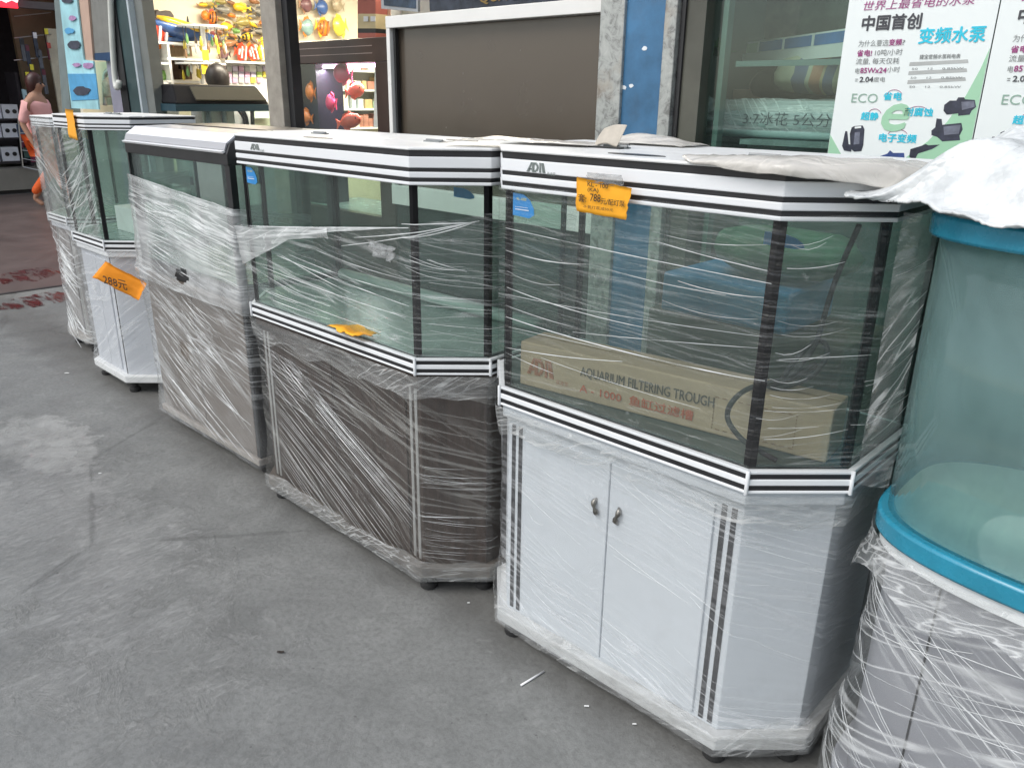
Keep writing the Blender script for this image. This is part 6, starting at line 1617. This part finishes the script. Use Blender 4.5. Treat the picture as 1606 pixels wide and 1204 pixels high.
tag(sackmesh((bb.x, 3.27, bb.z - 0.01), 0.13, 0.10, 0.075, 5, 2.2).build('black_bag', simple('black_bag', (0.008, 0.010, 0.010), 0.5), smooth=True), 'black bag sitting behind the striped sack', 'bag')
for (x0, y0, x1, y1, Y, cc, nm, lb) in ((1142, 112, 1178, 128, 3.5, (0.28, 0.17, 0.07), 'carton', 'upper ochre carton left of the black bag'), (1137, 128, 1190, 150, 3.45, (0.33, 0.27, 0.20), 'carton', 'lower beige carton left of the black bag'),
                                        (1150, 140, 1215, 162, 3.2, (0.26, 0.16, 0.11), 'carton', 'brown carton between tubes and striped sack'), (1180, 105, 1200, 122, 3.6, (0.62, 0.62, 0.58), 'packet', 'white packet left behind the black bag'), (1238, 106, 1262, 120, 3.6, (0.66, 0.66, 0.62), 'packet', 'white packet right behind the black bag'),
                                        (1265, 108, 1282, 125, 3.55, (0.25, 0.26, 0.42), 'packet', 'violet blue packet above the striped sack'), (1283, 110, 1298, 125, 3.55, (0.45, 0.58, 0.58), 'packet', 'pale aqua packet above the striped sack'), (1299, 111, 1325, 126, 3.55, (0.30, 0.42, 0.36), 'packet', 'greenish packet above the striped sack by the poster')):
    a, b_ = at_y(x0, y0, Y), at_y(x1, y1, Y)
    tag(MB().box((a.x, Y, b_.z), (b_.x, Y + 0.12, a.z)).build(nm, simple('goods_%s' % lb[:9].replace(' ', '_') + str(x0), cc, 0.6, var=0.2, scale=16), bevel=0.004), lb, nm)
# back shelf carrying those goods
zz = at_y(1200, 127, 3.5).z
tag(MB().box((-1.7, 3.4, zsh - 0.001), (1.5, 3.75, at_y(1160, 152, 3.45).z)).build('back_counter', simple('back_counter', (0.05, 0.06, 0.05), 0.5, var=0.5, scale=4)), 'dark raised counter behind the goods in the display window', 'counter')
# leafy plastic plant and murky goods above the shelf
pl_m = simple('plastic_leaf', (0.06, 0.14, 0.03), 0.4, var=0.5, scale=12)
pt_ = thing('plastic_plant', 'small bagged plastic plant at the left end of the window shelf', 'plant', at_y(1125, 85, 2.95))
c = at_y(1125, 88, 2.95)
for k in range(26):
    w_ = rnd.uniform(0, 6.28); l_ = rnd.uniform(0.06, 0.15); e_ = rnd.uniform(0.2, 1.3)
    d = Vector((math.cos(w_) * math.cos(e_), math.sin(w_) * math.cos(e_), math.sin(e_))); s_ = d.cross(Z_).normalized() * 0.014
    MB().add([c, c + d * l_ * 0.5 + s_, c + d * l_ + Vector((0, 0, -0.02)), c + d * l_ * 0.5 - s_], [(0, 1, 2, 3)]).build('leaf', pl_m, pt_)
for k, (x0, y0, x1, y1, cc, lb) in enumerate(((1160, -20, 1205, 60, (0.05, 0.065, 0.045), 'dark green bag hanging at the upper left of the display window'), (1210, -20, 1262, 45, (0.10, 0.075, 0.06), 'brownish bag hanging in the middle of the display window'), (1265, -20, 1330, 52, (0.035, 0.055, 0.035), 'very dark green bag hanging beside the poster'), (1105, -20, 1155, 70, (0.03, 0.045, 0.04), 'black green bag hanging behind the window bead'))):
    c = at_y((x0 + x1) / 2, (y0 + y1) / 2, 3.5)
    tag(sackmesh(c, 0.16, 0.08, 0.20, 10 + k).build('hanging_bag', simple('murky_%d' % k, cc, 0.4, var=0.7, scale=12), smooth=True), lb, 'bag')

# stacked goods standing between the row and the window, seen through the big tank
def px_box(x0, y0, x1, y1, Y, d, mat, name, label, cat, bev=0.006):
    a, b_ = at_y(x0, y0, Y), at_y(x1, y1, Y)
    return tag(MB().box((a.x, Y, b_.z), (b_.x, Y + d, a.z)).build(name, mat, bevel=bev), label, cat)
a, b_ = at_y(1040, 420, 2.15), at_y(1245, 500, 2.15)
zc_ = b_.z
tag(MB().box((a.x - 0.05, 2.16, 0.004), (b_.x + 0.15, 2.50, zc_ - 0.06)).build('brown_carton', simple('murk_carton', (0.085, 0.075, 0.045), 0.7, var=0.4, scale=5), bevel=0.006), 'big brown carton seen dimly through the large aquarium', 'carton')
tag(MB().box((a.x, 2.15, zc_ - 0.058), (b_.x - 0.02, 2.48, a.z - 0.01)).build('blue_crate', simple('crate_blue', (0.03, 0.20, 0.38), 0.4, var=0.25, scale=6), bevel=0.012), 'blue crate on the brown carton behind the large aquarium', 'crate')
tag(sackmesh(((a.x + b_.x) / 2 + 0.10, 2.31, a.z + 0.075), 0.22, 0.12, 0.072, 31).build('green_sack', simple('green_sack', (0.03, 0.11, 0.055), 0.5, var=0.4, scale=8), smooth=True), 'green sack lying on the blue crate behind the large aquarium', 'sack')

# ------------------------------------------------------------------ the dark shop across the lane (front plane x = -14.1)
ds = thing('dark_shop', 'dark shop across the lane with red sign and raised concrete sill', 'shop', (-16, 5, 0))
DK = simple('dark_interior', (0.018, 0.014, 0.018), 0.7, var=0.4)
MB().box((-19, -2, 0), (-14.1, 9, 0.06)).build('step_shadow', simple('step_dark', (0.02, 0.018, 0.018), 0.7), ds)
MB().box((-19, -2, 0.06), (-14.05, 9, 0.374)).build('platform', simple('sill_concrete', (0.20, 0.19, 0.165), 0.6, var=0.15, scale=3), ds)
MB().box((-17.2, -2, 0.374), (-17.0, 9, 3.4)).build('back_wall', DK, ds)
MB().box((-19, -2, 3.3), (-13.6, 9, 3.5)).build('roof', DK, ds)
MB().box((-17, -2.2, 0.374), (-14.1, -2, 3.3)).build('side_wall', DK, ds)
z_b = at_x(40, 13, -14.1).z
MB().box((-14.2, -2, z_b), (-14.08, 5.2, z_b + 0.10)).build('beam', simple('beam_grey', (0.10, 0.085, 0.09), 0.5), ds)
a, b_ = at_x(14, 10, -15.0), at_x(55, 60, -15.0)
MB().box((-15.1, a.y, 0.374), (-15.0, b_.y + 0.9, 3.3)).build('panel_wall', simple('tan_boards', (0.20, 0.15, 0.09), 0.6, var=0.2, scale=3), ds)
a, b_ = at_x(72, 50, -14.3), at_x(95, 200, -14.3)
MB().box((-14.35, a.y, 0.374), (-14.3, a.y + 0.16, at_x(76, 45, -14.3).z)).build('cream_door', simple('cream_door', (0.62, 0.58, 0.45), 0.5), ds)
MB().box((-14.5, a.y + 0.32, 0), (-14.05, 9, 3.3)).build('pier', simple('pier_grey', (0.16, 0.15, 0.14), 0.6), ds)
ns = thing('neon_sign', 'glowing red neon sign at the upper left corner', 'sign', at_x(10, 5, -14.0))
a, b_ = at_x(-30, 4, -14.0), at_x(27, 4, -14.0)
MB().box((-14.04, a.y, z_b - 0.02), (-14.0, b_.y, z_b + 0.42)).build('panel', emit('neon_red', (1.0, 0.02, 0.04), 1.6), ns)
for x in (2, 19):
    p = at_x(x, 2, -13.99); MB().tube([p + Vector((0, -0.07, 0)), p + Vector((0, 0.0, 0.03)), p + Vector((0, 0.07, 0.0))], 0.025, 6).build('tube', emit('neon_hot', (1.0, 0.55, 0.55), 1.5), ns)
rk = thing('boxed_goods_shelf', 'dark shelf holding white speaker boxes in the dark shop', 'shelf', at_x(10, 260, -14.4))
names = (('upper', 164, 186), ('middle', 194, 216), ('lower', 231, 253))
for (nm, y0, y1) in names:
    z0, z1 = at_x(10, y1, -14.4).z, at_x(10, y0, -14.4).z
    ya_, yb_ = at_x(-30, y1, -14.4).y, at_x(36, y1, -14.4).y
    MB().box((-14.85, ya_, z0 - 0.03), (-14.38, yb_ + 0.05, z0 - 0.002)).build('board', DK, rk)
    for k, (x0, x1) in enumerate(((-18, 5), (6, 32)) if nm != 'lower' else ((-18, 2), (5, 33))):
        c0, c1 = at_x(x0, y1, -14.4).y, at_x(x1, y1, -14.4).y
        bxs = thing('speaker_box', '%s white boxed speaker pair on the dark shelf, %s of its row' % (nm, ('left', 'right')[k]), 'box', (-14.5, (c0 + c1) / 2, z0), 'white boxes on the dark shelf')
        MB().box((-14.7, c0, z0), (-14.4, c1 - 0.01, z1)).build('carton', simple('box_white', (0.62, 0.64, 0.68), 0.5), bxs)
        for f_ in (0.3, 0.72):
            MB().lathe((-14.399, c0 + (c1 - c0) * f_, (z0 + z1) / 2), [(0.032, 0), (0.032, 0.003)], 12, Matrix.Rotation(R(90), 3, 'Y')).build('cone_print', BLACK, bxs)
MB().box((-14.85, at_x(35, 200, -14.4).y + 0.02, 0.374), (-14.37, at_x(35, 200, -14.4).y + 0.06, 1.75)).build('upright', DK, rk)
# hanging tool packs
hr = thing('hanging_rack', 'metal rack in the dark shop hung with rods and packs', 'rack', at_x(50, 150, -14.25))
for y in (26, 60, 95): MB().tube([at_x(22, y, -14.28), at_x(80, y - 6, -14.28)], 0.008, 6).build('bar', SILVER, hr)
pm = [simple('pk_navy', (0.03, 0.04, 0.07), 0.4, var=0.5), simple('pk_black', (0.015, 0.015, 0.02), 0.4), simple('pk_maroon', (0.12, 0.02, 0.04), 0.4, var=0.3), simple('pk_slate', (0.09, 0.10, 0.12), 0.4, var=0.4)]
yl = simple('pk_yellow', (0.75, 0.68, 0.05), 0.5); wh = simple('pk_white', (0.7, 0.72, 0.75), 0.5); rd = simple('pk_red', (0.5, 0.08, 0.06), 0.5); lbu = simple('pk_pale_blue', (0.35, 0.5, 0.55), 0.5)
for k, (x, y, w, h, cap) in enumerate(((50, 50, 6, 40, wh), (68, 44, 6, 34, yl), (72, 66, 7, 28, rd), (58, 78, 7, 40, pm[3]), (45, 100, 7, 28, yl), (38, 112, 8, 34, yl), (52, 116, 8, 30, wh), (64, 108, 6, 40, pm[2]), (34, 140, 9, 30, lbu), (46, 142, 9, 32, wh), (56, 150, 8, 30, pm[3]), (30, 60, 6, 36, pm[1]), (38, 70, 6, 34, pm[2]), (47, 168, 8, 24, pm[2]))):
    a, b_ = at_x(x, y, -14.22), at_x(x + w, y + h, -14.22)
    MB().box((-14.24, a.y, b_.z), (-14.21, b_.y if b_.y > a.y else a.y + 0.05, a.z)).build('hanging_pack', lbu if k == 8 else pm[k % 4], hr)
    MB().box((-14.238, a.y + 0.005, a.z - 0.09), (-14.205, a.y + 0.055, a.z - 0.01)).build('pack_header', cap, hr)
gr = thing('wire_rack', 'low wire display rack at the front of the dark shop', 'rack', at_x(58, 262, -14.0))
cs = [at_x(28, 182, -14.0), at_x(44, 178, -14.0), at_x(64, 268, -13.98), at_x(36, 262, -14.0)]
for p, q in ((cs[0], cs[1]), (cs[1], cs[2]), (cs[2], cs[3]), (cs[3], cs[0])): MB().tube([p, q], 0.010, 6).build('rail', SILVER, gr)
for k in range(1, 6):
    t = k / 6
    MB().tube([cs[0].lerp(cs[3], t), cs[1].lerp(cs[2], t)], 0.006, 5).build('wire', SILVER, gr)
for k, (x, y, cc) in enumerate(((34, 205, (0.06, 0.1, 0.18)), (40, 222, (0.15, 0.03, 0.07)), (44, 238, (0.03, 0.08, 0.07)), (50, 212, (0.10, 0.11, 0.12)), (54, 245, (0.2, 0.03, 0.08)))):
    p = at_x(x, y, -14.03); tag(MB().box((-14.08, p.y - 0.05, p.z - 0.09), (-14.03, p.y + 0.05, p.z + 0.09)).build('rack_packet', simple('rkp%d' % k, cc, 0.4, var=0.3)), ('navy', 'maroon', 'dark green', 'slate grey', 'crimson')[k] + ' packet leaning in the low wire rack', 'packet')
